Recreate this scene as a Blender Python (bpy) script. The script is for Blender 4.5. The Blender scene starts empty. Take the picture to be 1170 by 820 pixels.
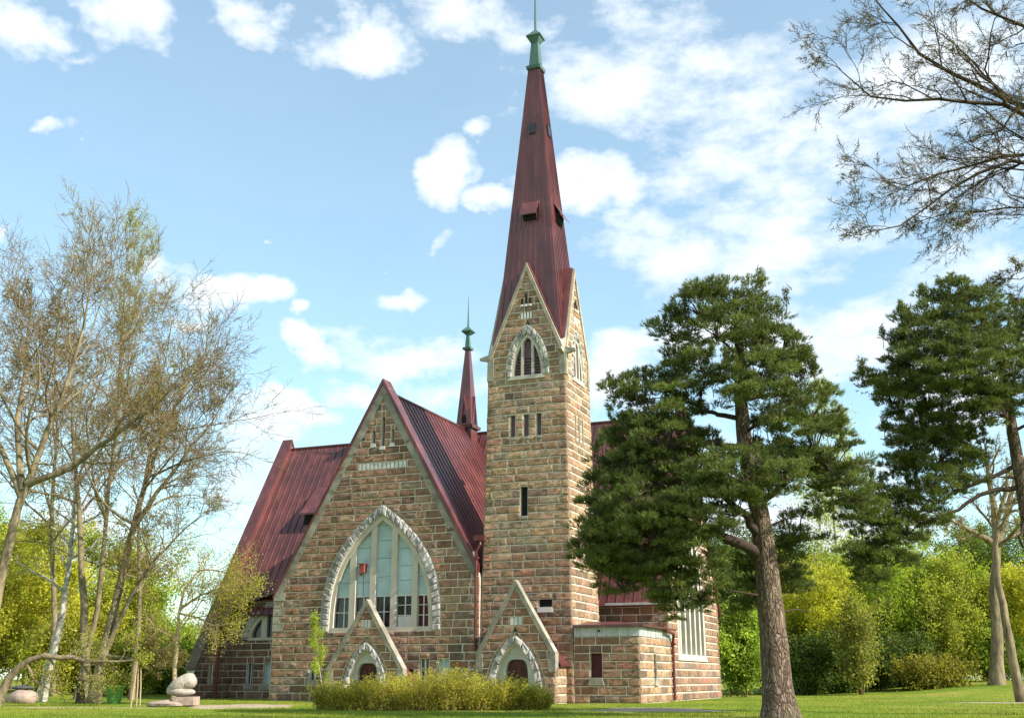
import bpy, math, random
import numpy as np

R = math.radians
sc = bpy.context.scene
COL = sc.collection

# ---------------------------------------------------------------- camera, sky, sun, exposure
CAM_H = 1.4
FPX = 1274.0                       # focal length in pixels of the 1170 px wide photograph
PITCH = math.atan(365 / FPX)
cam = bpy.data.cameras.new('camera')
cam.sensor_width = 36
cam.lens = 36 * FPX / 1170
cam.clip_start, cam.clip_end = 0.1, 6000
cam_o = bpy.data.objects.new('camera', cam)
cam_o.location = (0, 0, CAM_H)
cam_o.rotation_euler = (R(90) + PITCH, 0, 0)
COL.objects.link(cam_o)
sc.camera = cam_o

SUN_AZ, SUN_EL = -27.0, 36.0       # degrees, azimuth counted from +X
sdir = np.array([math.cos(R(SUN_EL)) * math.cos(R(SUN_AZ)), math.cos(R(SUN_EL)) * math.sin(R(SUN_AZ)), math.sin(R(SUN_EL))])
sun = bpy.data.lights.new('sun', 'SUN')
sun.energy = 4.4
sun.angle = R(0.53)
sun.color = (1.0, 0.93, 0.82)
sun_o = bpy.data.objects.new('sun', sun)
COL.objects.link(sun_o)
import mathutils
sun_o.rotation_euler = mathutils.Vector(sdir).to_track_quat('Z', 'Y').to_euler()

sc.view_settings.view_transform = 'Standard'
sc.view_settings.look = 'None'
sc.view_settings.gamma = 1
sc.view_settings.use_curve_mapping = False
sc.view_settings.exposure = 1.06
sc.cycles.max_bounces = 6
sc.cycles.transparent_max_bounces = 8

YAW = R(22)
OX, OY = 3.69, 69.33               # the church's origin: foot of the tower's near corner


def ray(x, y):
    a, b = (x - 585) / FPX, (410 - y) / FPX
    return np.array([a, math.cos(PITCH) - b * math.sin(PITCH), math.sin(PITCH) + b * math.cos(PITCH)])


def at(x, y, Y):
    r = ray(x, y)
    return np.array([0, 0, CAM_H]) + r * (Y / r[1])


world = bpy.data.worlds.new('World')
sc.world = world
world.use_nodes = True
try:
    world.cycles.sampling_method = 'MANUAL'
    world.cycles.sample_map_resolution = 512
except Exception:
    pass
wn, wl = world.node_tree.nodes, world.node_tree.links
wn.clear()


def N(nodes, t, **kw):
    n = nodes.new(t)
    for k, v in kw.items():
        setattr(n, k, v)
    return n


def make_sky():
    out = N(wn, 'ShaderNodeOutputWorld')
    bg = N(wn, 'ShaderNodeBackground')
    sky = N(wn, 'ShaderNodeTexSky', sky_type='NISHITA', sun_disc=False)
    sky.sun_elevation = R(SUN_EL)
    sky.sun_rotation = R(90 - SUN_AZ)
    sky.air_density = 1.0
    sky.dust_density = 0.6
    sky.ozone_density = 1.0
    tc = N(wn, 'ShaderNodeTexCoord')

    def math_(op, a, b=None, clamp=False):
        n = N(wn, 'ShaderNodeMath', operation=op, use_clamp=clamp)
        for i, v in enumerate((a, b)):
            if v is None:
                continue
            if hasattr(v, 'is_linked'):
                wl.new(v, n.inputs[i])
            else:
                n.inputs[i].default_value = v
        return n.outputs[0]

    def vmath(op, a, b):
        n = N(wn, 'ShaderNodeVectorMath', operation=op)
        for i, v in enumerate((a, b)):
            if v is None:
                continue
            if hasattr(v, 'is_linked'):
                wl.new(v, n.inputs[i])
            else:
                n.inputs[i].default_value = v
        return n.outputs['Value' if op in ('LENGTH', 'DOT_PRODUCT') else 'Vector']

    d0 = tc.outputs['Generated']
    nz = N(wn, 'ShaderNodeTexNoise')
    nz.inputs['Scale'].default_value = 7
    nz.inputs['Detail'].default_value = 5
    nz.inputs['Roughness'].default_value = 0.6
    wl.new(d0, nz.inputs['Vector'])
    warp = vmath('MULTIPLY', vmath('SUBTRACT', nz.outputs['Color'], (0.5, 0.5, 0.5)), (0.15, 0.0, 0.11))
    d = vmath('ADD', d0, warp)
    blobs = [(35, 18, 62, 30, 1), (150, 22, 45, 36, .9), (268, 22, 42, 34, .9), (420, 48, 90, 36, 1.1), (540, 15, 90, 36, .9), (70, 148, 28, 9, .7),
             (517, 205, 46, 46, 1.15), (552, 150, 30, 18, .8), (262, 340, 62, 28, 1.1), (190, 310, 42, 24, .9), (340, 369, 20, 13, .8), (445, 347, 38, 20, .9),
             (416, 298, 20, 13, .7), (345, 408, 34, 24, 1.0), (350, 465, 60, 20, 1.05), (470, 410, 120, 30, 1.0), (290, 530, 80, 70, .85), (430, 440, 60, 22, .8), (225, 375, 40, 14, .7), (590, 240, 50, 20, .7), (100, 60, 60, 18, .6), (660, 215, 60, 42, .9),
             (700, 95, 120, 80, .62), (840, 110, 200, 120, .62), (920, 260, 190, 130, .66), (770, 290, 120, 60, .75), (1060, 120, 160, 220, .66),
             (520, 450, 130, 40, .7), (700, 420, 80, 70, .85), (1, 246, 15, 13, .8), (860, 390, 170, 60, .7), (1080, 420, 200, 160, .7), (280, 258, 12, 9, .6),
             (900, 600, 300, 160, .65), (120, 620, 200, 90, .5), (500, 285, 40, 12, .5), (590, 100, 40, 50, .4)]
    acc = None
    for (x, y, rx, ry, s) in blobs:
        c = ray(x, y)
        c = c / np.linalg.norm(c)
        k = FPX / math.sqrt(1 + ((x - 585) / FPX) ** 2 + ((410 - y) / FPX) ** 2)
        df = vmath('MULTIPLY', vmath('SUBTRACT', d, tuple(c)), (k / rx * .8, 1.0, k / ry * .8))
        v = math_('MULTIPLY', math_('SUBTRACT', 1.0, vmath('LENGTH', df, None), clamp=True), s * 1.85)
        acc = v if acc is None else math_('MAXIMUM', acc, v)
    fb = N(wn, 'ShaderNodeTexNoise')
    fb.inputs['Scale'].default_value = 9
    fb.inputs['Detail'].default_value = 9
    fb.inputs['Roughness'].default_value = 0.62
    mp = N(wn, 'ShaderNodeMapping')
    mp.inputs['Scale'].default_value = (1, 1, 2.0)
    wl.new(d0, mp.inputs['Vector'])
    wl.new(mp.outputs[0], fb.inputs['Vector'])
    fbm = fb.outputs['Fac']
    # clouds all round the rest of the sky
    sep = N(wn, 'ShaderNodeSeparateXYZ')
    wl.new(d0, sep.inputs[0])
    back = math_('MULTIPLY', math_('MULTIPLY', math_('SUBTRACT', 0.6, sep.outputs['Y'], clamp=True), 1.2, clamp=True), 0.8)
    acc = math_('MAXIMUM', acc, back)
    dens = math_('ADD', acc, math_('MULTIPLY', math_('SUBTRACT', fbm, 0.55), 3.4))
    mr = N(wn, 'ShaderNodeMapRange', interpolation_type='SMOOTHSTEP')
    mr.inputs['From Min'].default_value = 0.05
    mr.inputs['From Max'].default_value = 1.25
    wl.new(dens, mr.inputs['Value'])
    mask = math_('MULTIPLY', mr.outputs[0], math_('MINIMUM', math_('MULTIPLY', acc, 3.0), 1.0))
    mask = math_('MAXIMUM', mask, 0.2)       # thin veil over the whole sky
    tint = N(wn, 'ShaderNodeMix', data_type='RGBA', blend_type='MULTIPLY')
    tint.inputs['Factor'].default_value = 1
    wl.new(sky.outputs[0], tint.inputs['A'])
    tint.inputs['B'].default_value = (0.86, 1.08, 1.0, 1)
    # cloud brightness: brighter cores, greyer thin parts
    cc = N(wn, 'ShaderNodeMix', data_type='RGBA')
    wl.new(fbm, cc.inputs['Factor'])
    cc.inputs['A'].default_value = (3.3, 3.85, 4.3, 1)
    cc.inputs['B'].default_value = (4.75, 4.9, 5.05, 1)
    mix = N(wn, 'ShaderNodeMix', data_type='RGBA')
    wl.new(mask, mix.inputs['Factor'])
    wl.new(tint.outputs['Result'], mix.inputs['A'])
    wl.new(cc.outputs['Result'], mix.inputs['B'])
    wl.new(mix.outputs['Result'], bg.inputs['Color'])
    bg.inputs['Strength'].default_value = 0.125
    wl.new(bg.outputs[0], out.inputs['Surface'])


make_sky()


# ---------------------------------------------------------------- helpers: mesh collecting, objects, tags
class MB:
    """collects faces and links them as one mesh object"""

    def __init__(self):
        self.V, self.F, self.n = [], [], 0

    def add(self, verts, faces, mat=0, tint=(1, 1, 1)):
        v = np.asarray(verts, float).reshape(-1, 3)
        f = np.asarray(faces, np.int64)
        if f.ndim == 1:
            f = f[None]
        t = np.asarray(tint, float)
        if t.ndim == 1:
            t = np.repeat(t[None], len(f), 0)
        self.V.append(v)
        self.F.append((f + self.n, mat, t))
        self.n += len(v)

    def box(self, p0, p1, mat=0, tint=(1, 1, 1)):
        x0, y0, z0 = p0
        x1, y1, z1 = p1
        v = [(x0, y0, z0), (x1, y0, z0), (x1, y1, z0), (x0, y1, z0), (x0, y0, z1), (x1, y0, z1), (x1, y1, z1), (x0, y1, z1)]
        self.add(v, HEX, mat, tint)

    def hexa(self, v8, mat=0, tint=(1, 1, 1)):
        self.add(v8, HEX, mat, tint)

    def poly(self, v, mat=0, tint=(1, 1, 1)):
        self.add(v, list(range(len(v))), mat, tint)

    def prism(self, poly, off, mat=0, tint=(1, 1, 1)):
        p = np.asarray(poly, float)
        q = p + np.asarray(off, float)
        n = len(p)
        self.add(np.vstack([p, q]), list(range(n)), mat, tint)
        self.add(np.vstack([p, q]), list(range(2 * n - 1, n - 1, -1)), mat, tint)
        self.add(np.vstack([p, q]), [(i, i + n, (i + 1) % n + n, (i + 1) % n) for i in range(n)], mat, tint)

    def frustum(self, c, hx0, hy0, z0, hx1, hy1, z1, c1=None, mat=0, tint=(1, 1, 1)):
        c1 = c if c1 is None else c1
        v = [(c[0] + sx * hx0, c[1] + sy * hy0, z0) for sx, sy in ((-1, -1), (1, -1), (1, 1), (-1, 1))]
        v += [(c1[0] + sx * hx1, c1[1] + sy * hy1, z1) for sx, sy in ((-1, -1), (1, -1), (1, 1), (-1, 1))]
        self.add(v, HEX, mat, tint)

    def tube(self, pts, rad, n=6, mat=0, tint=(1, 1, 1), cap=True):
        p = np.asarray(pts, float)
        k = len(p)
        r = np.broadcast_to(np.asarray(rad, float), (k,))
        d = np.empty_like(p)
        d[1:-1] = p[2:] - p[:-2]
        d[0] = p[1] - p[0]
        d[-1] = p[-1] - p[-2]
        d /= np.linalg.norm(d, axis=1)[:, None] + 1e-9
        ref = np.array([0.31, 0.17, 0.93]) if abs(d[0] @ np.array([.31, .17, .93])) < .9 else np.array([.9, .3, .1])
        a = np.cross(d, ref)
        a /= np.linalg.norm(a, axis=1)[:, None] + 1e-9
        b = np.cross(d, a)
        th = np.linspace(0, 2 * math.pi, n, endpoint=False)
        v = p[:, None] + r[:, None, None] * (np.cos(th)[None, :, None] * a[:, None] + np.sin(th)[None, :, None] * b[:, None])
        i = np.arange(k - 1)[:, None] * n
        j = np.arange(n)[None]
        j2 = (j + 1) % n
        f = np.stack([i + j, i + n + j, i + n + j2, i + j2], -1).reshape(-1, 4)
        self.add(v.reshape(-1, 3), f, mat, tint)
        if cap:
            self.add(v[0], list(range(n)), mat, tint)
            self.add(v[-1], list(range(n - 1, -1, -1)), mat, tint)

    def build(self, name, mats, parent=None, smooth=False):
        me = bpy.data.meshes.new(name)
        V = np.vstack(self.V)
        lens = np.concatenate([np.full(len(f), f.shape[1]) for f, m, t in self.F])
        loops = np.concatenate([f.reshape(-1) for f, m, t in self.F])
        mi = np.concatenate([np.full(len(f), m) for f, m, t in self.F])
        tn = np.vstack([t for f, m, t in self.F])
        me.vertices.add(len(V))
        me.vertices.foreach_set('co', V.astype(np.float32).reshape(-1))
        me.loops.add(len(loops))
        me.loops.foreach_set('vertex_index', loops.astype(np.int32))
        me.polygons.add(len(lens))
        me.polygons.foreach_set('loop_start', (np.cumsum(lens) - lens).astype(np.int32))
        me.polygons.foreach_set('loop_total', lens.astype(np.int32))
        me.polygons.foreach_set('material_index', mi.astype(np.int32))
        me.polygons.foreach_set('use_smooth', np.full(len(lens), smooth))
        at_ = me.attributes.new('tint', 'FLOAT_COLOR', 'FACE')
        at_.data.foreach_set('color', np.hstack([tn, np.ones((len(tn), 1))]).astype(np.float32).reshape(-1))
        me.update(calc_edges=True)
        me.validate()
        for m in (mats if isinstance(mats, (list, tuple)) else [mats]):
            me.materials.append(m)
        o = bpy.data.objects.new(name, me)
        COL.objects.link(o)
        if parent is not None:
            o.parent = parent
        return o


HEX = [(0, 3, 2, 1), (4, 5, 6, 7), (0, 1, 5, 4), (1, 2, 6, 5), (2, 3, 7, 6), (3, 0, 4, 7)]


def tag(o, label=None, cat=None, group=None, kind=None):
    for k, v in (('label', label), ('category', cat), ('group', group), ('kind', kind)):
        if v:
            o[k] = v
    return o


def empty(name, loc, rz=0):
    o = bpy.data.objects.new(name, None)
    o.empty_display_size = 0.3
    o.location = tuple(loc)
    o.rotation_euler = (0, 0, rz)
    COL.objects.link(o)
    return o


# ---------------------------------------------------------------- materials
def principled(name):
    m = bpy.data.materials.new(name)
    m.use_nodes = True
    nt = m.node_tree
    b = nt.nodes['Principled BSDF']
    return m, nt.nodes, nt.links, b


def noise(n, l, scale, detail=4, rough=.55, vec=None, sc3=None):
    t = N(n, 'ShaderNodeTexNoise')
    t.inputs['Scale'].default_value = scale
    t.inputs['Detail'].default_value = detail
    t.inputs['Roughness'].default_value = rough
    tc = N(n, 'ShaderNodeTexCoord')
    src = tc.outputs['Object']
    if sc3:
        mp = N(n, 'ShaderNodeMapping')
        mp.inputs['Scale'].default_value = sc3
        l.new(src, mp.inputs['Vector'])
        src = mp.outputs[0]
    l.new(src, t.inputs['Vector'])
    return t


def ramp(n, l, src, stops):
    r = N(n, 'ShaderNodeValToRGB')
    e = r.color_ramp.elements
    while len(e) < len(stops):
        e.new(0.5)
    for i, (p, c) in enumerate(stops):
        e[i].position = p
        e[i].color = (*c, 1)
    l.new(src, r.inputs['Fac'])
    return r.outputs['Color']


def mixc(n, l, a, b, fac=1.0, mode='MULTIPLY'):
    m = N(n, 'ShaderNodeMix', data_type='RGBA', blend_type=mode)
    for key, v in (('Factor', fac), ('A', a), ('B', b)):
        if hasattr(v, 'is_linked'):
            l.new(v, m.inputs[key])
        else:
            m.inputs[key].default_value = v if key == 'Factor' else (*v, 1)
    return m.outputs['Result']


def bump(n, l, b, src, strength, dist):
    bp = N(n, 'ShaderNodeBump')
    bp.inputs['Strength'].default_value = strength
    bp.inputs['Distance'].default_value = dist
    l.new(src, bp.inputs['Height'])
    l.new(bp.outputs[0], b.inputs['Normal'])


def tinted(name, base=(1, 1, 1), rough=.9, nscale=3.0, lo=.72, hi=1.2, bstr=.5, bdist=.03, sc3=None, spec=.3, bscale=None):
    """base colour times the face attribute times a soft noise"""
    m, n, l, b = principled(name)
    a = N(n, 'ShaderNodeAttribute', attribute_name='tint')
    t = noise(n, l, nscale, 6, .62, sc3=sc3)
    c = mixc(n, l, a.outputs['Color'], ramp(n, l, t.outputs['Fac'], [(.3, tuple(x * lo for x in base)), (.7, tuple(x * hi for x in base))]))
    l.new(c, b.inputs['Base Color'])
    b.inputs['Roughness'].default_value = rough
    b.inputs['Specular IOR Level'].default_value = spec
    if bstr:
        t2 = noise(n, l, bscale or nscale * 4, 5, .65, sc3=sc3)
        bump(n, l, b, t2.outputs['Fac'], bstr, bdist)
    return m


M = {}
M['stone'] = tinted('rough_granite', rough=.92, nscale=2.6, lo=.58, hi=1.34, bstr=1.0, bdist=.08)
M['mortar'] = tinted('lime_mortar', (.64, .57, .46), rough=.95, nscale=1.5, lo=.75, hi=1.15, bstr=.3)
M['coping'] = tinted('weathered_coping_stone', (.32, .30, .25), rough=.9, nscale=1.3, lo=.6, hi=1.2, bstr=.5)
M['cream'] = tinted('cream_painted_frame', (.53, .48, .40), rough=.7, nscale=1.1, lo=.78, hi=1.1, bstr=.15, bdist=.01)
M['render'] = tinted('pale_grey_render', (.50, .50, .47), rough=.9, nscale=1.4, lo=.75, hi=1.1, bstr=.2)
M['board'] = tinted('blue_grey_boarding', (.40, .53, .55), rough=.6, nscale=.9, lo=.82, hi=1.12, bstr=.1, bdist=.01)
M['white'] = tinted('white_paint', (.64, .63, .59), rough=.7, nscale=2, lo=.8, hi=1.08, bstr=.1, bdist=.01)
M['redboard'] = tinted('dark_red_boarding', (.075, .013, .016), rough=.6, nscale=2, lo=.7, hi=1.2, bstr=.1, bdist=.01)
M['door'] = tinted('dark_brown_door', (.085, .022, .02), rough=.5, nscale=3, lo=.6, hi=1.3, bstr=.2, bdist=.01, sc3=(4, 4, .4))
M['dark'] = tinted('dark_opening', (.012, .011, .011), rough=.8, bstr=0)
M['louvre'] = tinted('violet_grey_louvre', (.15, .095, .11), rough=.7, nscale=2, lo=.75, hi=1.15, bstr=0)
M['pipe'] = tinted('red_brown_pipe', (.13, .035, .03), rough=.45, nscale=2, lo=.7, hi=1.2, bstr=0)
M['siren'] = tinted('red_siren_box', (.30, .07, .06), rough=.5, bstr=0)
M['lead'] = tinted('pale_lead_fascia', (.50, .52, .52), rough=.6, nscale=1.4, lo=.7, hi=1.1, bstr=.15, bdist=.01)


def metal(name, base, streak, rough, lo=.6, hi=1.25, sheets=0.0):
    m, n, l, b = principled(name)
    a = N(n, 'ShaderNodeAttribute', attribute_name='tint')
    t = noise(n, l, 1.0, 6, .6, sc3=(1.6, 1.6, .22))
    t2 = noise(n, l, .35, 4, .6)
    c = ramp(n, l, t.outputs['Fac'], [(.28, tuple(x * lo for x in base)), (.55, base), (.8, tuple(x * hi for x in streak))])
    c = mixc(n, l, c, ramp(n, l, t2.outputs['Fac'], [(.3, (.72, .74, .76)), (.7, (1.2, 1.12, 1.1))]))
    if sheets:      # every sheet of the covering has weathered to its own tone
        tc = N(n, 'ShaderNodeTexCoord')
        dot = N(n, 'ShaderNodeVectorMath', operation='DOT_PRODUCT')
        l.new(tc.outputs['Object'], dot.inputs[0])
        dot.inputs[1].default_value = (1 / .62, 1 / .62, 0)
        sep = N(n, 'ShaderNodeSeparateXYZ')
        l.new(tc.outputs['Object'], sep.inputs[0])
        fl = N(n, 'ShaderNodeMath', operation='FLOOR')
        l.new(dot.outputs['Value'], fl.inputs[0])
        st = N(n, 'ShaderNodeMath', operation='MULTIPLY_ADD')
        l.new(fl.outputs[0], st.inputs[0])
        st.inputs[1].default_value = .37
        zz_ = N(n, 'ShaderNodeMath', operation='MULTIPLY')
        l.new(sep.outputs['Z'], zz_.inputs[0])
        zz_.inputs[1].default_value = 1 / 1.7
        l.new(zz_.outputs[0], st.inputs[2])
        fz = N(n, 'ShaderNodeMath', operation='FLOOR')
        l.new(st.outputs[0], fz.inputs[0])
        cb = N(n, 'ShaderNodeCombineXYZ')
        l.new(fl.outputs[0], cb.inputs[0])
        l.new(fz.outputs[0], cb.inputs[1])
        wn_ = N(n, 'ShaderNodeTexWhiteNoise', noise_dimensions='2D')
        l.new(cb.outputs[0], wn_.inputs['Vector'])
        c = mixc(n, l, c, ramp(n, l, wn_.outputs['Value'], [(0, (1 - sheets,) * 3), (1, (1 + sheets, 1 + sheets * .9, 1 + sheets * .9))]))
    c = mixc(n, l, c, a.outputs['Color'])
    l.new(c, b.inputs['Base Color'])
    rr = N(n, 'ShaderNodeMapRange')
    rr.inputs['To Min'].default_value = rough - .1
    rr.inputs['To Max'].default_value = rough + .15
    l.new(t2.outputs['Fac'], rr.inputs['Value'])
    l.new(rr.outputs[0], b.inputs['Roughness'])
    b.inputs['Specular IOR Level'].default_value = .8
    b.inputs['Metallic'].default_value = .15
    bump(n, l, b, t2.outputs['Fac'], .25, .05)
    return m


M['roof'] = metal('maroon_sheet_metal', (.13, .038, .036), (.16, .056, .046), .34, sheets=.16)
M['copper'] = metal('verdigris_copper', (.06, .15, .12), (.12, .23, .17), .7)

m, n, l, b = principled('window_glass')
b.inputs['Base Color'].default_value = (.02, .028, .028, 1)
b.inputs['Roughness'].default_value = .08
t = noise(n, l, .8, 2)
bump(n, l, b, t.outputs['Fac'], .12, .05)
M['glass'] = m


def leafmat(name, base, trans=.35, rough=.55, var=(.65, 1.3)):
    m, n, l, b = principled(name)
    a = N(n, 'ShaderNodeAttribute', attribute_name='tint')
    t = noise(n, l, .9, 3)
    c = mixc(n, l, ramp(n, l, t.outputs['Fac'], [(.3, tuple(x * var[0] for x in base)), (.7, tuple(x * var[1] for x in base))]), a.outputs['Color'])
    l.new(c, b.inputs['Base Color'])
    b.inputs['Roughness'].default_value = rough
    b.inputs['Specular IOR Level'].default_value = .25
    tr = N(n, 'ShaderNodeBsdfTranslucent')
    l.new(mixc(n, l, c, (1.15, 1.2, .6)), tr.inputs['Color'])
    ms = N(n, 'ShaderNodeMixShader')
    ms.inputs['Fac'].default_value = trans
    l.new(b.outputs[0], ms.inputs[1])
    l.new(tr.outputs[0], ms.inputs[2])
    l.new(ms.outputs[0], n['Material Output'].inputs['Surface'])
    return m


M['needle'] = leafmat('pine_needles', (.13, .16, .04), .25, .6)
M['pinelimb'] = tinted('dark_pine_limb', (.055, .038, .028), rough=.95, nscale=3, lo=.6, hi=1.3, bstr=.4, bdist=.02)
M['young'] = leafmat('young_yellow_green_leaves', (.39, .395, .06), .5)
M['fresh'] = leafmat('fresh_green_leaves', (.25, .335, .05), .5)
M['darkleaf'] = leafmat('dark_green_leaves', (.09, .135, .026), .4)
M['bud'] = leafmat('opening_buds', (.26, .21, .04), .4)
M['shrub'] = leafmat('shrub_leaves', (.39, .37, .055), .5)
M['bark'] = tinted('grey_brown_bark', (.20, .16, .095), rough=.95, nscale=3.5, lo=.35, hi=1.55, bstr=1.0, bdist=.06, sc3=(1, 1, .3), bscale=9)
M['twig'] = tinted('twig_bark', (.165, .112, .055), rough=.95, nscale=2, lo=.7, hi=1.2, bstr=0)
M['darktwig'] = tinted('dark_twig_bark', (.05, .036, .028), rough=.95, nscale=2, lo=.7, hi=1.2, bstr=0)
M['birch'] = tinted('birch_bark', (.5, .47, .4), rough=.85, nscale=2.6, lo=.15, hi=1.25, bstr=.3, sc3=(1, 1, 2.2))

m, n, l, b = principled('pine_bark')
tc = N(n, 'ShaderNodeTexCoord')
mp = N(n, 'ShaderNodeMapping')
mp.inputs['Scale'].default_value = (1, 1, .33)
l.new(tc.outputs['Object'], mp.inputs['Vector'])
wv = N(n, 'ShaderNodeTexNoise')
wv.inputs['Scale'].default_value = 2.4
l.new(mp.outputs[0], wv.inputs['Vector'])
wp = N(n, 'ShaderNodeVectorMath', operation='MULTIPLY_ADD')
l.new(wv.outputs['Color'], wp.inputs[0])
wp.inputs[1].default_value = (.5, .5, .6)
l.new(mp.outputs[0], wp.inputs[2])
vo = N(n, 'ShaderNodeTexVoronoi', feature='DISTANCE_TO_EDGE')
vo.inputs['Scale'].default_value = 8.5
l.new(wp.outputs[0], vo.inputs['Vector'])
vc = N(n, 'ShaderNodeTexVoronoi')
vc.inputs['Scale'].default_value = 8.5
l.new(wp.outputs[0], vc.inputs['Vector'])
plate = ramp(n, l, vc.outputs['Color'], [(.1, (.12, .078, .056)), (.5, (.18, .12, .087)), (.9, (.26, .195, .15))])
crack = ramp(n, l, vo.outputs['Distance'], [(.0, (.38, .33, .30)), (.10, (1, 1, 1))])
ns = noise(n, l, 9, 6, .7)
moss = noise(n, l, .5, 4)
c = mixc(n, l, plate, crack)
c = mixc(n, l, c, ramp(n, l, ns.outputs['Fac'], [(.3, (.5, .5, .5)), (.7, (1.4, 1.35, 1.3))]))
c = mixc(n, l, c, (.16, .15, .07), ramp(n, l, moss.outputs['Fac'], [(.5, (0, 0, 0)), (.75, (.6, .6, .6))]), 'MIX')
l.new(c, b.inputs['Base Color'])
b.inputs['Roughness'].default_value = .95
hh = N(n, 'ShaderNodeMath', operation='MINIMUM')
l.new(vo.outputs['Distance'], hh.inputs[0])
hh.inputs[1].default_value = .2
bump(n, l, b, hh.outputs[0], 1.0, .35)
M['pinebark'] = m

m, n, l, b = principled('spring_grass')
a = noise(n, l, .12, 6, .6)
a2 = noise(n, l, 1.3, 6, .7)
c = ramp(n, l, a.outputs['Fac'], [(.3, (.085, .15, .016)), (.5, (.16, .21, .02)), (.62, (.25, .23, .045)), (.72, (.25, .19, .09))])
c = mixc(n, l, c, ramp(n, l, a2.outputs['Fac'], [(.3, (.6, .65, .6)), (.7, (1.3, 1.25, 1.2))]))
l.new(c, b.inputs['Base Color'])
b.inputs['Roughness'].default_value = .95
b.inputs['Specular IOR Level'].default_value = .1
bump(n, l, b, a2.outputs['Fac'], .6, .1)
M['ground'] = m
M['blade'] = leafmat('grass_blades', (.17, .225, .024), .4)
M['path'] = tinted('sandy_path', (.36, .28, .19), rough=.95, nscale=.8, lo=.7, hi=1.2, bstr=.4, bscale=8)
M['boulder'] = tinted('pale_boulder', (.42, .37, .31), rough=.95, nscale=2.5, lo=.55, hi=1.2, bstr=1.0, bdist=.06)
M['slab'] = tinted('pink_grey_slab', (.36, .27, .22), rough=.9, nscale=3, lo=.6, hi=1.2, bstr=.6)
M['darkstone'] = tinted('dark_blue_stone', (.06, .065, .075), rough=.6, nscale=3, bstr=.2)
M['green_plastic'] = tinted('green_plastic', (.10, .24, .05), rough=.5, nscale=2, lo=.8, hi=1.1, bstr=0)
M['wood'] = tinted('weathered_stake', (.40, .30, .18), rough=.85, nscale=3, bstr=.3)

# ---------------------------------------------------------------- ground
rng = np.random.default_rng(7)


def sm(x, a, b):
    t = np.clip((x - a) / (b - a), 0, 1)
    return t * t * (3 - 2 * t)


def gz(X, Y):
    X, Y = np.asarray(X, float), np.asarray(Y, float)
    z = 0.95 * sm(X, 26, 48) * sm(Y, 66, 100) + 0.25 * sm(X, 14, 40) * sm(Y, 72, 110)
    z = z + 0.35 * sm(-X, 22, 40) * sm(Y, 66, 90)
    far = sm(np.hypot(X, Y - 60), 110, 300)
    return z * (1 - far) + .03 * np.sin(X * .7) * np.sin(Y * .53) * (1 - sm(Y, 150, 250))


def make_ground():
    xs = np.concatenate([np.linspace(-2500, -90, 14)[:-1], np.linspace(-90, 90, 121), np.linspace(90, 2500, 14)[1:]])
    ys = np.concatenate([np.linspace(-1500, -20, 10)[:-1], np.linspace(-20, 160, 121), np.linspace(160, 3500, 16)[1:]])
    X, Y = np.meshgrid(xs, ys)
    Z = gz(X, Y)
    nx, ny = len(xs), len(ys)
    i = np.arange(ny - 1)[:, None] * nx + np.arange(nx - 1)[None]
    f = np.stack([i, i + 1, i + nx + 1, i + nx], -1).reshape(-1, 4)
    mb = MB()
    mb.add(np.stack([X, Y, Z], -1).reshape(-1, 3), f)
    o = mb.build('ground', M['ground'], smooth=True)
    tag(o, kind='structure')


make_ground()
PATHS = []


def path_sheet(cx, cy, rx, ry, rz, seed):
    r = np.random.default_rng(seed)
    n = 40
    th = np.linspace(0, 2 * math.pi, n, endpoint=False)
    w = 1 + .18 * np.sin(th * 3 + r.uniform(0, 6)) + .12 * np.sin(th * 5 + r.uniform(0, 6)) + r.uniform(-.06, .06, n)
    x, y = rx * w * np.cos(th), ry * w * np.sin(th)
    X, Y = cx + x * math.cos(rz) - y * math.sin(rz), cy + x * math.sin(rz) + y * math.cos(rz)
    mb = MB()
    rings = [np.stack([cx + (X - cx) * k, cy + (Y - cy) * k], -1) for k in (1, .75, .5, .25)]
    v = np.vstack(rings + [[[cx, cy]]])
    z = gz(v[:, 0], v[:, 1]) + .012
    z[:n] -= .02
    v = np.column_stack([v, z])
    f = [(k * n + i, k * n + (i + 1) % n, (k + 1) * n + (i + 1) % n, (k + 1) * n + i) for k in range(3) for i in range(n)]
    mb.add(v, f)
    mb.add(v, [(3 * n + i, 3 * n + (i + 1) % n, 4 * n) for i in range(n)])
    tag(mb.build('path', M['path'], smooth=True), kind='structure')
    PATHS.append((cx, cy, rx, ry, rz))


path_sheet(-14.3, 62.5, 2.9, 6.0, R(8), 1)
path_sheet(6.4, 55, 3.6, 4.2, R(-35), 2)
path_sheet(-21.5, 58.5, 4, 1.0, R(-8), 3)
path_sheet(32, 71, 7, 1.2, R(4), 4)

# ---------------------------------------------------------------- masonry
Z3 = np.array([0, 0, 1.0])
PAL_F = [((.225, .142, .082), 6), ((.25, .152, .092), 4), ((.185, .118, .072), 4), ((.275, .19, .118), 3), ((.14, .098, .066), 3), ((.21, .16, .11), 2), ((.27, .14, .085), 1)]
PAL_T = [((.275, .19, .10), 6), ((.31, .22, .125), 4), ((.225, .148, .082), 4), ((.25, .20, .125), 3), ((.165, .12, .075), 3), ((.30, .18, .105), 1)]
PAL_G = [((.31, .31, .28), 4), ((.36, .35, .31), 3), ((.24, .25, .225), 2)]
PAL_GREEN = [((.25, .28, .22), 4), ((.31, .31, .25), 3), ((.20, .22, .18), 2)]


def pick(r, pal):
    w = np.array([p[1] for p in pal], float)
    c = np.array(pal[r.choice(len(pal), p=w / w.sum())][0])
    return c * np.array([1.2, 1.13, 1.22]) * r.uniform(.86, 1.14) * r.uniform(.96, 1.04, 3)


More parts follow.
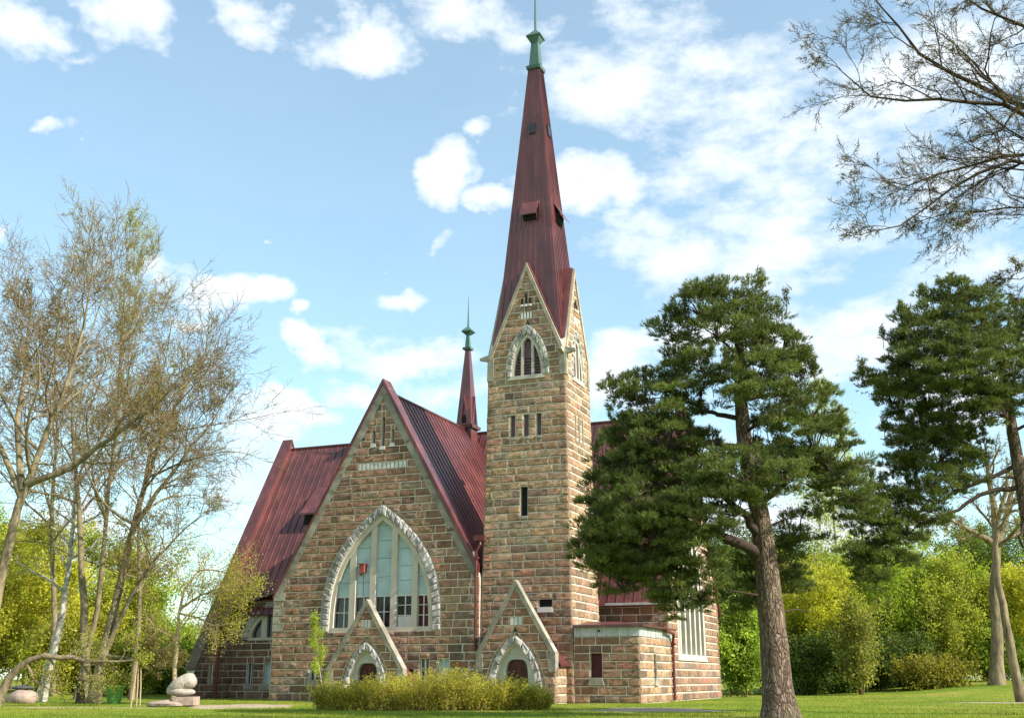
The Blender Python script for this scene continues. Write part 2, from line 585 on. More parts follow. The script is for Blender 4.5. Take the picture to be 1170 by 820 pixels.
class Arch:
    def __init__(s, cx, W, zb, za, p=2.8, q=1.0):
        s.cx, s.W, s.zb, s.za, s.p, s.q = cx, W, zb, za, p, q

    def half(s, z):
        t = min(max((z - s.zb) / (s.za - s.zb), 0), 1)
        return s.W * max(1 - t ** s.p, 0) ** s.q

    def top(s, x):
        q = min(abs(x - s.cx) / s.W, 1) ** (1 / s.q)
        return s.zb + (s.za - s.zb) * (1 - q) ** (1 / s.p)

    def opening(s):
        return (lambda z: s.cx - s.half(z), lambda z: s.cx + s.half(z), s.zb, s.za)

    def curve(s, n):
        """points (x,z) from the left foot over the apex to the right foot, evenly spaced"""
        q = np.linspace(0, 1, 400)
        z = s.zb + (s.za - s.zb) * np.sin(q * math.pi / 2)
        x = np.array([s.half(k) for k in z])
        d = np.concatenate([[0], np.cumsum(np.hypot(np.diff(x), np.diff(z)))])
        u = np.linspace(0, d[-1], n + 1)
        X, Zc = np.interp(u, d, x), np.interp(u, d, z)
        left = np.stack([s.cx - X, Zc], -1)
        right = np.stack([s.cx + X, Zc], -1)[::-1]
        return np.vstack([left, right[1:]])


def rect(x0, x1, z0, z1):
    return (lambda z: x0, lambda z: x1, z0, z1)


class Frame:
    """a vertical wall plane: org, along ax, outward nrm = ax x Z"""

    def __init__(s, org, ax, warp=None):
        s.o, s.ax = np.array(org, float), np.array(ax, float)
        s.n = np.cross(s.ax, Z3)
        s.warp = warp

    def P(s, x, z, d=0):
        x, z, d = np.broadcast_arrays(np.asarray(x, float), np.asarray(z, float), np.asarray(d, float))
        p = s.o + x[..., None] * s.ax + z[..., None] * Z3 + d[..., None] * s.n
        return s.warp(p) if s.warp else p

    def box(s, mb, x0, x1, z0, z1, d0, d1, mat=0, tint=(1, 1, 1)):
        v = [(x0, z0, d1), (x1, z0, d1), (x1, z0, d0), (x0, z0, d0), (x0, z1, d1), (x1, z1, d1), (x1, z1, d0), (x0, z1, d0)]
        a = np.array(v)
        mb.add(s.P(a[:, 0], a[:, 1], a[:, 2]), HEX, mat, tint)

    def hexa(s, mb, quad, d0, d1, mat=0, tint=(1, 1, 1)):
        """quad: 4 (x,z) counter-clockwise seen from outside"""
        q = np.array(quad, float)
        v = np.vstack([s.P(q[:, 0], q[:, 1], d0), s.P(q[:, 0], q[:, 1], d1)])
        mb.add(v, [(3, 2, 1, 0), (4, 5, 6, 7), (0, 1, 5, 4), (1, 2, 6, 5), (2, 3, 7, 6), (3, 0, 4, 7)], mat, tint)

    def poly(s, mb, pts, d0, d1, mat=0, tint=(1, 1, 1)):
        q = np.array(pts, float)
        n = len(q)
        v = np.vstack([s.P(q[:, 0], q[:, 1], d1), s.P(q[:, 0], q[:, 1], d0)])
        mb.add(v, list(range(n)), mat, tint)
        mb.add(v, list(range(2 * n - 1, n - 1, -1)), mat, tint)
        mb.add(v, [(i, i + n, (i + 1) % n + n, (i + 1) % n) for i in range(n)], mat, tint)


def stone(mb, fr, quad, r, pal, proud=.055, base=.004, mat=0, gap=.03, hx=.32):
    """one rock-faced block over quad = (x,z) lower-left, lower-right, upper-right, upper-left"""
    q = np.array(quad, float)
    w = (np.linalg.norm(q[1] - q[0]) + np.linalg.norm(q[2] - q[3])) / 2
    h = (np.linalg.norm(q[3] - q[0]) + np.linalg.norm(q[2] - q[1])) / 2
    if w < .06 or h < .06:
        return
    nx, nz = max(2, min(6, int(round(w / hx)) + 1)), 3
    gx, gzz = min(gap / w, .2), min(gap / h, .2)
    ps = np.concatenate([[gx], np.linspace(gx, 1 - gx, nx + 1)[1:-1], [1 - gx]])
    pz = np.array([gzz, .3, .7, 1 - gzz])
    ps[1:-1] += r.uniform(-.05, .05, len(ps) - 2)
    if len(ps) > 2:
        ps = np.concatenate([[ps[0], gx + min(.06 / w, .12)], ps[2:-2] if len(ps) > 4 else ps[1:-1][0:0], [1 - gx - min(.06 / w, .12), ps[-1]]])
        if w > .5:
            k = max(1, int(round(w / .35)) - 1)
            mid = np.linspace(ps[1], ps[-2], k + 2)[1:-1] + r.uniform(-.04, .04, k)
            ps = np.concatenate([ps[:2], mid, ps[-2:]])
    pz = np.array([gzz, gzz + .13, .5 + r.uniform(-.12, .12), 1 - gzz - .13, 1 - gzz])
    A, B = np.meshgrid(ps, pz)
    xy = ((1 - A) * (1 - B))[..., None] * q[0] + (A * (1 - B))[..., None] * q[1] + (A * B)[..., None] * q[2] + ((1 - A) * B)[..., None] * q[3]
    d = np.full(A.shape, base)
    inner = proud * r.uniform(.45, 1.25, (A.shape[0] - 2, A.shape[1] - 2))
    inner[-1] *= .8
    d[1:-1, 1:-1] += inner + proud * r.uniform(-.15, .25)
    v = fr.P(xy[..., 0], xy[..., 1], d).reshape(-1, 3)
    m_, k_ = A.shape
    i = np.arange(m_ - 1)[:, None] * k_ + np.arange(k_ - 1)[None]
    f = np.stack([i, i + 1, i + k_ + 1, i + k_], -1).reshape(-1, 4)
    mb.add(v, f, mat, pick(r, pal))


def masonry(mb, fr, zlo, zhi, left, right, opens=(), course=.5, thick=.6, pal=PAL_F, seed=1, proud=.055, blen=(.55, 1.75), plain=False):
    """mortar-coloured wall with every course laid in rock-faced blocks; material 0 stone, 1 mortar"""
    r = np.random.default_rng(seed)
    lf = left if callable(left) else (lambda z: left)
    rf = right if callable(right) else (lambda z: right)
    zs = list(np.arange(zlo, zhi - .12, course)) + [zhi]
    for z0, z1 in zip(zs[:-1], zs[1:]):
        iv = [(lf, rf)]
        for (ol, orr, a, bz) in opens:
            if min(z1, bz) - max(z0, a) < .02:
                continue
            nv = []
            zc0, zc1 = max(z0, a), min(z1, bz)
            if a > z0 + .03 and not plain:        # the wall below an opening that starts inside the course
                xa_, xb_ = max(ol(a), lf(a)), min(orr(a), rf(a))
                if xb_ - xa_ > .1:
                    fr.hexa(mb, [(xa_, z0), (xb_, z0), (xb_, a), (xa_, a)], -thick, 0, 1)
                    k_ = max(1, int((xb_ - xa_) / 1.1))
                    for q_ in range(k_):
                        e_ = [xa_ + (xb_ - xa_) * (q_ + h_) / k_ for h_ in (0, 1)]
                        stone(mb, fr, [(e_[0], z0), (e_[1], z0), (e_[1], a), (e_[0], a)], r, pal, proud)
            for (L_, R_) in iv:
                if orr(zc0) < L_(z0) or ol(zc0) > R_(z0):
                    nv.append((L_, R_))
                else:
                    nv += [(L_, ol), (orr, R_)]
            iv = nv
        for (L_, R_) in iv:
            l0, l1, r0, r1 = L_(z0 + 1e-4), L_(z1 - 1e-4), R_(z0 + 1e-4), R_(z1 - 1e-4)
            if l0 >= r0 and l1 >= r1:
                continue
            if l1 > r1:
                l1 = r1 = (l1 + r1) / 2
            if l0 > r0:
                l0 = r0 = (l0 + r0) / 2
            if max(r0 - l0, r1 - l1) < .04:
                continue
            fr.hexa(mb, [(l0, z0), (r0, z0), (r1, z1), (l1, z1)], -thick, 0, 1)
            if plain:
                continue
            cuts = []
            x, end = max(l0, l1), min(r0, r1)
            x += r.uniform(*blen) * r.uniform(.5, 1)
            while x < end - .3:
                cuts.append(x)
                x += r.uniform(*blen)
            e0, e1 = [l0] + cuts + [r0], [l1] + cuts + [r1]
            for k in range(len(e0) - 1):
                stone(mb, fr, [(e0[k], z0), (e0[k + 1], z0), (e1[k + 1], z1), (e1[k], z1)], r, pal, proud)


def snap_rect(mb, fr, x0, x1, z0, z1, zlo, course, seed, pal=PAL_F, sill=None):
    """opening cut to whole courses, the rest filled with a lintel and a sill stone"""
    r = np.random.default_rng(seed)
    a = zlo + math.floor((z0 - zlo) / course + 1e-6) * course
    bz = zlo + math.ceil((z1 - zlo) / course - 1e-6) * course
    if bz - z1 > .05:
        fr.hexa(mb, [(x0 - .0, z1), (x1, z1), (x1, bz), (x0, bz)], -.6, .0, 1)
        stone(mb, fr, [(x0, z1), (x1, z1), (x1, bz), (x0, bz)], r, pal, .05)
    if z0 - a > .05:
        fr.hexa(mb, [(x0, a), (x1, a), (x1, z0), (x0, z0)], -.6, .0, 1)
        stone(mb, fr, [(x0, a), (x1, a), (x1, z0), (x0, z0)], r, pal, .05)
    return rect(x0, x1, a, bz)


def ring(mb, fr, outer, inner, n, seed, proud=.12, pal=PAL_G, base=.02, mat=0, gap=.018):
    r = np.random.default_rng(seed)
    a, b_ = outer.curve(n), inner.curve(n)
    for i in range(len(a) - 1):
        stone(mb, fr, [b_[i + 1], b_[i], a[i], a[i + 1]][::1], r, pal, proud, base, mat, gap, hx=.5)
    for i in range(len(a) - 1):      # solid backing of the ring
        fr.hexa(mb, [b_[i + 1], b_[i], a[i], a[i + 1]], -.5, base - .002, 1)


def band(mb, fr, outer, inner, n, d0, d1, mat=0, tint=(1, 1, 1)):
    a, b_ = outer.curve(n), inner.curve(n)
    for i in range(len(a) - 1):
        fr.hexa(mb, [b_[i + 1], b_[i], a[i], a[i + 1]], d0, d1, mat, tint)


def light_poly(ar, x0, x1, z0, z1=None):
    """part of the arch's inside between x0 and x1 above z0 (below z1)"""
    x0, x1 = max(x0, ar.cx - ar.W + .01), min(x1, ar.cx + ar.W - .01)
    pts = [(x0, z0), (x1, z0)]
    for x in np.linspace(x1, x0, 12):
        zt = ar.top(x)
        if z1 is not None:
            zt = min(zt, z1)
        pts.append((x, max(zt, z0 + .001)))
    return pts


ST = [M['stone'], M['mortar']]
church = empty('church', (OX, OY, 0), -YAW)
tag(church, 'brown granite church with maroon metal roofs and a tall pointed tower spire', 'church')

# ------------------------------------------------ nave front
FC, FW, FE, FA = -13.5, 7.85, 6.9, 20.85     # gable centre, half width, eave height, apex
fr = Frame((0, -.05, 0), (1, 0, 0))


def gl(z):
    return FC - (FW if z <= FE else max(FW * (FA - z) / (FA - FE), 0))


def gr(z):
    return min(FC + (FW if z <= FE else max(FW * (FA - z) / (FA - FE), 0)), -6.22 if z < 7.9 else 99)


def gr_(z):
    return min(2 * FC - gl(z), -6.16)


mb = MB()
C = .5
big_o, big_i = Arch(-13.25, 4.42, 4.35, 12.6, 2.9), Arch(-13.25, 3.78, 4.35, 11.9, 2.9)
frame_i = Arch(-13.25, 3.5, 4.35, 11.55, 2.9)
op = [big_o.opening()]
slits = [(-13.56, -13.28, 16.5, 18.6), (-14.27, -14.0, 16.72, 17.7), (-12.8, -12.54, 16.66, 17.7)]
lowslits = [(-10.27, -9.6, 1.3, 2.62), (-9.0, -8.2, 1.3, 2.62), (-18.36, -17.62, 1.3, 2.4)]
for i, (a, b_, c_, d_) in enumerate(slits + lowslits):
    op.append(snap_rect(mb, fr, a, b_, c_, d_, 0, C, 50 + i))
op.append(rect(-15.24, -11.5, 15.0, 15.5))
op.append(rect(-16.0, -10.7, 0, 2.0))
masonry(mb, fr, 0, FA, gl, gr_, op, C, .85, PAL_F, 11)
fr.box(mb, -15.24, -11.5, 15.0, 15.5, -.5, -.08, 1)
wall = mb.build('facade_wall', ST, church)

mb = MB()   # coping along the gable and pale quoin at the left foot
r = np.random.default_rng(5)
for s in (-1, 1):
    p0, p1 = np.array([FC + s * FW, FE]), np.array([FC, FA])
    L_ = np.linalg.norm(p1 - p0)
    dr = (p1 - p0) / L_
    nn = np.array([-dr[1], dr[0]]) * (1 if s < 0 else -1)   # outward
    k = 24
    for i in range(k):
        a0, a1 = p0 + dr * L_ * i / k, p0 + dr * L_ * (i + 1) / k
        if s > 0 and a0[0] > -6.2:
            continue
        ins = -nn * .5
        q = [a0 + ins, a0, a1, a1 + ins] if s > 0 else [a0, a0 + ins, a1 + ins, a1]
        g = r.uniform(.75, 1.15)
        fr.hexa(mb, q, -.7, .07 + r.uniform(-.01, .015), 0, (g, g, g * .97))
for i in range(5):
    g = r.uniform(.8, 1.2)
    wq = .55 if i % 2 else .85
    fr.box(mb, FC - FW - .02, FC - FW + wq, 4.45 + i * .5 + .02, 4.95 + i * .5 - .02, -.2, .05 + r.uniform(0, .03), 0, (g, g, g))
mb.build('coping', M['coping'], wall)
mb = MB()   # row of pale uprights above the window
for i in range(12):
    x = -15.2 + i * .31
    fr.box(mb, x, x + .2, 15.0, 15.42, -.2, .03)
mb.build('dentil_band', M['white'], wall)

mb = MB()   # metal capping of the gable parapet
for s in (-1, 1):
    p0, p1 = np.array([FC + s * (FW + .02), FE - .25]), np.array([FC, FA + .02])
    dr = (p1 - p0) / np.linalg.norm(p1 - p0)
    nn = np.array([-dr[1], dr[0]]) * (1 if s < 0 else -1)
    ct = .30 if s > 0 else .09
    if s > 0:
        p0 = p1 + (p0 - p1) * ((-6.24 - FC) / (p0[0] - FC))
    tipx = np.array([FC, FA + .02 + .2 / abs(nn[1])])
    base_o = p0 + nn * ct
    if s > 0:
        base_o = np.array([p0[0], p0[1] + ct / abs(nn[1])])
    q = [p0, p1, tipx, base_o] if s > 0 else [p1, p0, base_o, tipx]
    fr.hexa(mb, q[::-1] if s > 0 else q[::-1], -1.0, .16)
mb.build('gable_capping', M['roof'], church)


def finish_window(parent, fr, ar_o, ar_i, bounds, name='window'):
    pass


# the great west window
wmb = MB()
ring(wmb, fr, big_o, big_i, 23, 21, .12)
band(wmb, fr, big_i, frame_i, 26, -.6, -.06, 2)
fr.hexa(wmb, [(-17.0, 4.2), (-9.5, 4.2), (-9.6, 4.62), (-16.9, 4.62)], -.5, -.02, 2)
win = wmb.build('window', ST + [M['cream']], wall)
mulls = [(-15.63, -15.18), (-14.1, -13.68), (-12.55, -12.13), (-11.0, -10.6)]
for (a, b_) in mulls:
    mb = MB()
    fr.poly(mb, light_poly(frame_i, a, b_, 4.6), -.5, -.1)
    mb.build('mullion', M['cream'], win)
xs = [-16.75] + [v for p in mulls for v in p] + [-9.75]
lights = [(xs[i], xs[i + 1]) for i in range(0, 10, 2)]
TR = 6.62
r = np.random.default_rng(3)
for k, (a, b_) in enumerate(lights):
    mb = MB()
    cx = min(max(frame_i.cx, a), b_)
    ztop = frame_i.top(cx)
    zc = TR
    while zc < ztop - .05:
        zn = min(zc + r.uniform(.85, 1.25), ztop)
        pts = []
        xa = np.linspace(a, b_, 24)
        ok = [x for x in xa if abs(x - frame_i.cx) < frame_i.W and frame_i.top(x) > zc + .02]
        if len(ok) < 2:
            break
        pts = [(ok[0], zc + .012), (ok[-1], zc + .012)] + [(x, min(frame_i.top(x), zn - .012)) for x in ok[::-1]]
        g = r.uniform(.93, 1.08)
        fr.poly(mb, pts, -.42, -.34 + r.uniform(-.012, .012), 0, (g, g, g))
        zc = zn
    mb.build('boarded_panel', M['board'], win)
    mb = MB()
    fr.box(mb, a, b_, 4.62, TR, -.45, -.4, 0)
    pn = mb.build('pane', M['redboard'] if k == 4 else M['glass'], win)
    mb = MB()
    xm = (a + b_) / 2 + (.1 if k == 0 else -.05 if k == 4 else 0)
    fr.box(mb, xm - .035, xm + .035, 4.63, TR - .01, -.4, -.34)
    fr.box(mb, a, b_, TR - .05, TR + .03, -.43, -.31)
    for zz in ((5.35, 6.0) if k >= 3 else (5.6,)):
        fr.box(mb, a, xm - .036, zz - .025, zz + .025, -.4, -.345)
        fr.box(mb, xm + .036, b_, zz - .025, zz + .025, -.4, -.345)
    if k == 3:
        fr.box(mb, a + .05, b_ - .05, 4.64, 5.3, -.4, -.36)
    mb.build('glazing_bars', M['white'], win)
mb = MB()
fr.box(mb, -14.85, -14.5, 8.15, 8.68, -.34, .05)
fr.box(mb, -14.9, -14.45, 8.68, 8.74, -.34, .1)
fr.box(mb, -14.98, -14.85, 8.0, 8.12, -.34, -.2)
fr.box(mb, -14.72, -14.7, TR, 8.15, -.34, -.31)
mb.build('siren', M['siren'], win)
for i, (a, b_, c_, d_) in enumerate(slits):
    mb = MB()
    fr.box(mb, a, b_, c_, d_, -.45, -.4)
    w_ = mb.build('window', M['dark'], wall)
    mb = MB()
    fr.hexa(mb, [(a - .1, c_ - .2), (b_ + .1, c_ - .2), (b_ + .02, c_ + .05), (a - .02, c_ + .05)], -.4, .07)
    mb.build('sill', M['white'], w_)
for i, (a, b_, c_, d_) in enumerate(lowslits):
    mb = MB()
    fr.box(mb, a, b_, c_, d_, -.3, -.25)
    w_ = mb.build('window', M['glass'] if i != 1 else M['board'], wall)
    mb = MB()
    fr.box(mb, (a + b_) / 2 - .05, (a + b_) / 2 + .05, c_, d_, -.25, -.17)
    fr.box(mb, a, a + .07, c_, d_, -.25, -.17)
    fr.box(mb, b_ - .07, b_, c_, d_, -.25, -.17)
    mb.build('frame', M['white'], w_)
    mb = MB()
    fr.hexa(mb, [(a - .15, c_ - .4), (b_ + .15, c_ - .4), (b_, c_ + .02), (a, c_ + .02)], -.2, .13)
    mb.build('sill', M['coping'], w_)
mb = MB()   # pale plaster patch on the corner of the nave
for (x, z, w_, h_) in ((-6.75, 3.6, .45, 5.6), (-7.35, 2.4, .25, 1.6), (-6.9, 1.6, .5, 1.5)):
    fr.box(mb, x, x + w_ * .8, z, z + h_, -.05, .02)
mb.build('plaster_quoin', M['render'], wall)

# nave side walls, mostly hidden
for (fr_, ln, sd) in ((Frame((FC - FW, 7.95, 0), (0, -1, 0)), 7.1, 31),):
    mb = MB()
    masonry(mb, fr_, 0, 6.8, 0, ln, (), .5, .6, PAL_F, sd)
    mb.build('nave_side_wall', ST, church)
mb = MB()
mb.box((FC + FW - .7, .9, 0), (FC + FW - .1, 8, 6.8))
mb.build('nave_side_wall', M['mortar'], church)

# ------------------------------------------------ roofs (standing seams as ribs)
RZ = 20.5


def seam_slope(mb, e0, e1, r0, r1, step, thick=.14, rib=.035, skip_ends=False):
    """roof plane between eave e0-e1 and ridge r0-r1 with raised seams; corners counter-clockwise from above"""
    e0, e1, r0, r1 = (np.array(p, float) for p in (e0, e1, r0, r1))
    nrm = np.cross(e1 - e0, r0 - e0)
    nrm /= np.linalg.norm(nrm)
    dn = -nrm * thick
    mb.add([e0 + dn, e1 + dn, r1 + dn, r0 + dn, e0, e1, r1, r0], HEX, 0)
    n_ = max(1, int(np.linalg.norm(e1 - e0) / step))
    for i in range(n_ + 1):
        t_ = i / n_
        a, b_ = e0 + (e1 - e0) * t_, r0 + (r1 - r0) * t_
        ax = (e1 - e0) / np.linalg.norm(e1 - e0) * rib
        g = 1.0
        mb.add([a - ax * .5, a + ax * .5, b_ + ax * .5, b_ - ax * .5,
                a - ax * .4 + nrm * .06, a + ax * .4 + nrm * .06, b_ + ax * .4 + nrm * .06, b_ - ax * .4 + nrm * .06], HEX, 0, (g, g, g))


mb = MB()
he = 8.15
ez = RZ - he * (FA - FE) / FW
seam_slope(mb, (FC + he, .9, ez), (FC + he, 15.8, ez), (FC, .9, RZ), (FC, 15.8, RZ), .62)
seam_slope(mb, (FC - he, 15.8, ez), (FC - he, .9, ez), (FC, 15.8, RZ), (FC, .9, RZ), .62)
mb.tube([(FC, .9, RZ + .03), (FC, 15, RZ + .03)], .09, 8)
mb.build('nave_roof', M['roof'], church)

TC, TZ = 15.8, 20.6
slope = 1.77
te = 8.2
tez = TZ - te * slope
mb = MB()
seam_slope(mb, (-31.2, TC - te, tez), (4.1, TC - te, tez), (-31.2, TC, TZ), (4.1, TC, TZ), .6)
seam_slope(mb, (4.1, TC + te, tez), (-31.2, TC + te, tez), (4.1, TC, TZ), (-31.2, TC, TZ), .6)
mb.tube([(-31.2, TC, TZ + .03), (4.1, TC, TZ + .03)], .09, 8)
tr_roof = mb.build('transept_roof', M['roof'], church)
# ventilation hatch on the left slope
mb = MB()
hv = 8.35
zz = lambda v: TZ - (TC - v) * slope
u0, u1 = -26.9, -24.4
v0 = TC - (TZ - 13.9) / slope
v1 = TC - (TZ - 16.4) / slope
mb.add([(u0, v0 - .9, zz(v0) + .15), (u1, v0 - .9, zz(v0) + .15), (u1, v1, zz(v1) + .1), (u0, v1, zz(v1) + .1),
        (u0, v0 - .9, zz(v0) + .3), (u1, v0 - .9, zz(v0) + .3), (u1, v1, zz(v1) + .2), (u0, v1, zz(v1) + .2)], HEX)
hatch = mb.build('roof_hatch', M['roof'], tr_roof)
mb = MB()
mb.add([(u0 + .1, v0 - .35, zz(v0 - .35) + .05), (u1 - .1, v0 - .35, zz(v0 - .35) + .05), (u1 - .1, v0 + .3, zz(v0 + .3) + .02), (u0 + .1, v0 + .3, zz(v0 + .3) + .02),
        (u0 + .1, v0 - .35, zz(v0) + .32), (u1 - .1, v0 - .35, zz(v0) + .32), (u1 - .1, v0 + .3, zz(v0) + .42), (u0 + .1, v0 + .3, zz(v0) + .42)], HEX)
mb.build('hatch_opening', M['dark'], tr_roof)

# ------------------------------------------------ transept walls
fr = Frame((0, 8, 0), (1, 0, 0))
mb = MB()
lu_o, lu_i, lu_f = Arch(-26.3, 3.2, 4.3, 7.15, 2.0, .6), Arch(-26.3, 2.65, 4.3, 6.6, 2.0, .6), Arch(-26.3, 2.4, 4.3, 6.35, 2.0, .6)
op = [lu_o.opening()]
ts = [(-28.85, -28.3, 1.05, 2.55), (-27.35, -26.65, 1.0, 2.55)]
for i, (a, b_, c_, d_) in enumerate(ts):
    op.append(snap_rect(mb, fr, a, b_, c_, d_, 0, .5, 70 + i))
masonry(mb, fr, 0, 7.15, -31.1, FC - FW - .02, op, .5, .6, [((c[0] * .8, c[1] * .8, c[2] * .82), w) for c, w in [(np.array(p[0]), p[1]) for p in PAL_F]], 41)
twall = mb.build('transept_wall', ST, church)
mb = MB()
ring(mb, fr, lu_o, lu_i, 9, 44, .1)
band(mb, fr, lu_i, lu_f, 16, -.5, -.05, 2)
fr.box(mb, -28.9, -23.7, 4.2, 4.4, -.5, .05, 2)
lw = mb.build('window', ST + [M['cream']], twall)
for (a, b_) in ((-28.62, -27.85), (-27.35, -25.25), (-24.75, -23.98)):
    mb = MB()
    fr.poly(mb, light_poly(lu_f, a, b_, 4.4), -.4, -.34)
    mb.build('pane', M['glass'], lw)
for (a, b_) in ((-27.85, -27.35), (-25.25, -24.75)):
    mb = MB()
    fr.poly(mb, light_poly(lu_f, a, b_, 4.4), -.4, -.1)
    mb.build('mullion', M['cream'], lw)
for i, (a, b_, c_, d_) in enumerate(ts):
    mb = MB()
    fr.box(mb, a, b_, c_, d_, -.3, -.25)
    w_ = mb.build('window', M['glass'] if i == 0 else M['board'], twall)
    mb = MB()
    fr.box(mb, a, a + .06, c_, d_, -.25, -.18)
    fr.box(mb, b_ - .06, b_, c_, d_, -.25, -.18)
    if i == 0:
        fr.box(mb, (a + b_) / 2 - .03, (a + b_) / 2 + .03, c_, d_, -.25, -.18)
    mb.build('frame', M['white'], w_)
    mb = MB()
    fr.hexa(mb, [(a - .15, c_ - .4), (b_ + .15, c_ - .4), (b_, c_ + .02), (a, c_ + .02)], -.2, .13)
    mb.build('sill', M['coping'], w_)
# eyebrow roof over the lunette
mb = MB()
hood_o = Arch(-26.3, 4.0, 6.0, 7.75, 2.0)
cv = hood_o.curve(10)
for i in range(len(cv) - 1):
    a, b_ = cv[i], cv[i + 1]
    va, vb = TC - (TZ - a[1]) / slope + .6, TC - (TZ - b_[1]) / slope + .6
    mb.add([(a[0], 7.45, a[1] - .12), (b_[0], 7.45, b_[1] - .12), (b_[0], vb, b_[1] - .12), (a[0], va, a[1] - .12),
            (a[0], 7.45, a[1]), (b_[0], 7.45, b_[1]), (b_[0], vb, b_[1]), (a[0], va, a[1])], HEX)
mb.build('eyebrow_roof', M['roof'], tr_roof)

# left transept gable with raised parapet and sloping foot
GL = -31.9
gs = 1.73


def left_line(z):
    return 15.8 - (21.2 - z) / gs


mb = MB()
fr_l = Frame((GL, 31.6, 0), (0, -1, 0))      # s = 31.6 - v
masonry(mb, fr_l, 0, 21.1, lambda z: 31.6 - (15.8 + (21.2 - max(z, 2.2)) / gs), lambda z: 31.6 - left_line(max(z, 2.2)), (), .5, .75, PAL_F, 43)
gw = mb.build('transept_gable_wall', ST, church)
mb = MB()
for s in (-1, 1):
    a, b_ = np.array([15.8 + s * (21.2 - 4.7) / gs, 4.7]), np.array([15.8, 21.2])
    nn = np.array([gs, 0]) / 3
    mb.add([(GL - .12, a[0], a[1]), (GL + .87, a[0], a[1]), (GL + .87, b_[0], b_[1]), (GL - .12, b_[0], b_[1]),
            (GL - .12, a[0], a[1] + .28), (GL + .87, a[0], a[1] + .28), (GL + .87, b_[0], b_[1] + .28), (GL - .12, b_[0], b_[1] + .28)],
           HEX if s < 0 else [f[::-1] for f in HEX])
mc = MB()
va_, vb_ = left_line(2.0), left_line(4.69)
mc.add([(GL - .1, va_, 2.0), (GL + .85, va_, 2.0), (GL + .85, vb_, 4.69), (GL - .1, vb_, 4.69), (GL - .1, va_, 2.24), (GL + .85, va_, 2.24), (GL + .85, vb_, 4.93), (GL - .1, vb_, 4.93)], HEX, 0, (.42, .36, .32))
mc.build('coping', M['coping'], gw)
for v0_, z0_, v1_, z1_ in ((15.8 - 13 / gs, 8.2, 15.8, 21.2),):
    mb.add([(GL + .79, v0_, z0_ - 1.6), (GL + .84, v0_, z0_ - 1.6), (GL + .84, v1_, z1_ - 1.6), (GL + .79, v1_, z1_ - 1.6),
            (GL + .79, v0_, z0_ - .0), (GL + .84, v0_, z0_ - .0), (GL + .84, v1_, z1_), (GL + .79, v1_, z1_)], HEX)
mb.build('gable_capping', M['roof'], gw)
mb = MB()
masonry(mb, Frame((GL + .77, 0, 0), (0, 1, 0)), 0, 8, left_line, 8, (), .5, .1, PAL_F, 143)
mb.build('transept_gable_wall', ST, church)
fr = Frame((0, 6.2, 0), (1, 0, 0))
mb = MB()
masonry(mb, fr, 0, 4.6, GL + .76, -30.3, [snap_rect(mb, fr, -30.95, -30.6, 1.1, 2.4, 0, .5, 77)], .5, .5, PAL_F, 45)
fr.box(mb, -30.95, -30.6, 1.1, 2.4, -.4, -.3, 1, (.03, .03, .03))
masonry(mb, Frame((-30.3, 6.2, 0), (0, 1, 0)), 0, 4.6, 0, 1.8, (), .5, .4, PAL_F, 46)
mb.add([(GL + .76, 6.0, 4.55), (-30.2, 6.0, 4.55), (-30.2, 8.1, 7.2), (GL + .76, 8.1, 7.2), (GL + .76, 6.0, 4.7), (-30.2, 6.0, 4.7), (-30.2, 8.1, 7.4), (GL + .76, 8.1, 7.4)], HEX, 2)
mb.build('corner_buttress', ST + [M['roof']], church)

# right transept gable wall seen obliquely
GRU = 3.9
fr = Frame((GRU, 0, 0), (0, 1, 0))


def rl(z):
    return 15.8 - (7.8 if z < 7 else max((21.0 - z) / 14 * 7.8, 0))


mb = MB()
rw_o, rw_i = Arch(14.4, 4.2, 2.9, 13.5, 3.2), Arch(14.4, 3.75, 2.9, 12.9, 3.2)
masonry(mb, fr, 0, 21, rl, lambda z: 2 * 15.8 - rl(z), [rw_o.opening()], .5, .7, PAL_F, 47)
rg = mb.build('transept_gable_wall', ST, church)
mb = MB()
band(mb, fr, rw_o, rw_i, 24, -.5, .05, 0)
fr.hexa(mb, [(10.0, 2.6), (18.8, 2.6), (18.5, 3.0), (10.3, 3.0)], -.5, .12)
w_ = mb.build('window', M['cream'], rg)
for k in range(5):
    x = 11.3 + k * 1.5
    mb = MB()
    fr.poly(mb, light_poly(rw_i, x - .19, x + .19, 3.0), -.5, -.02)
    mb.build('mullion', M['cream'], w_)
mb = MB()
fr.poly(mb, light_poly(rw_i, 10.7, 18.1, 3.0), -.6, -.5)
mb.build('pane', M['glass'], w_)
mb = MB()
for s in (-1, 1):
    a, b_ = (15.8 + s * 8.0, 6.7), (15.8, 21.0)
    mb.add([(GRU - .8, a[0], a[1]), (GRU + .12, a[0], a[1]), (GRU + .12, b_[0], b_[1]), (GRU - .8, b_[0], b_[1]),
            (GRU - .8, a[0], a[1] + .25), (GRU + .12, a[0], a[1] + .25), (GRU + .12, b_[0], b_[1] + .25), (GRU - .8, b_[0], b_[1] + .25)],
           HEX if s < 0 else [f[::-1] for f in HEX])
mb.build('gable_capping', M['roof'], rg)
mb = MB()   # wall between tower and gable above the annex, back walls
fr = Frame((0, 8, 0), (1, 0, 0))
masonry(mb, fr, 0, 6.6, -6, GRU - .02, (), .5, .6, PAL_F, 48)
masonry(mb, Frame((GRU, 23.6, 0), (-1, 0, 0)), 0, 6.6, 0, 35.7, (), .5, .6, PAL_F, 49)
mb.build('transept_wall', ST, church)
mb = MB()
mb.box((-.2, 7.2, 6.1), (4.2, 7.5, 6.25))
mb.build('eave_gutter', M['lead'], church)

# ------------------------------------------------ tower
TCU, TCV, HU, HV = -3.1, 2.8, 3.1, 2.8
TOP = 22.1


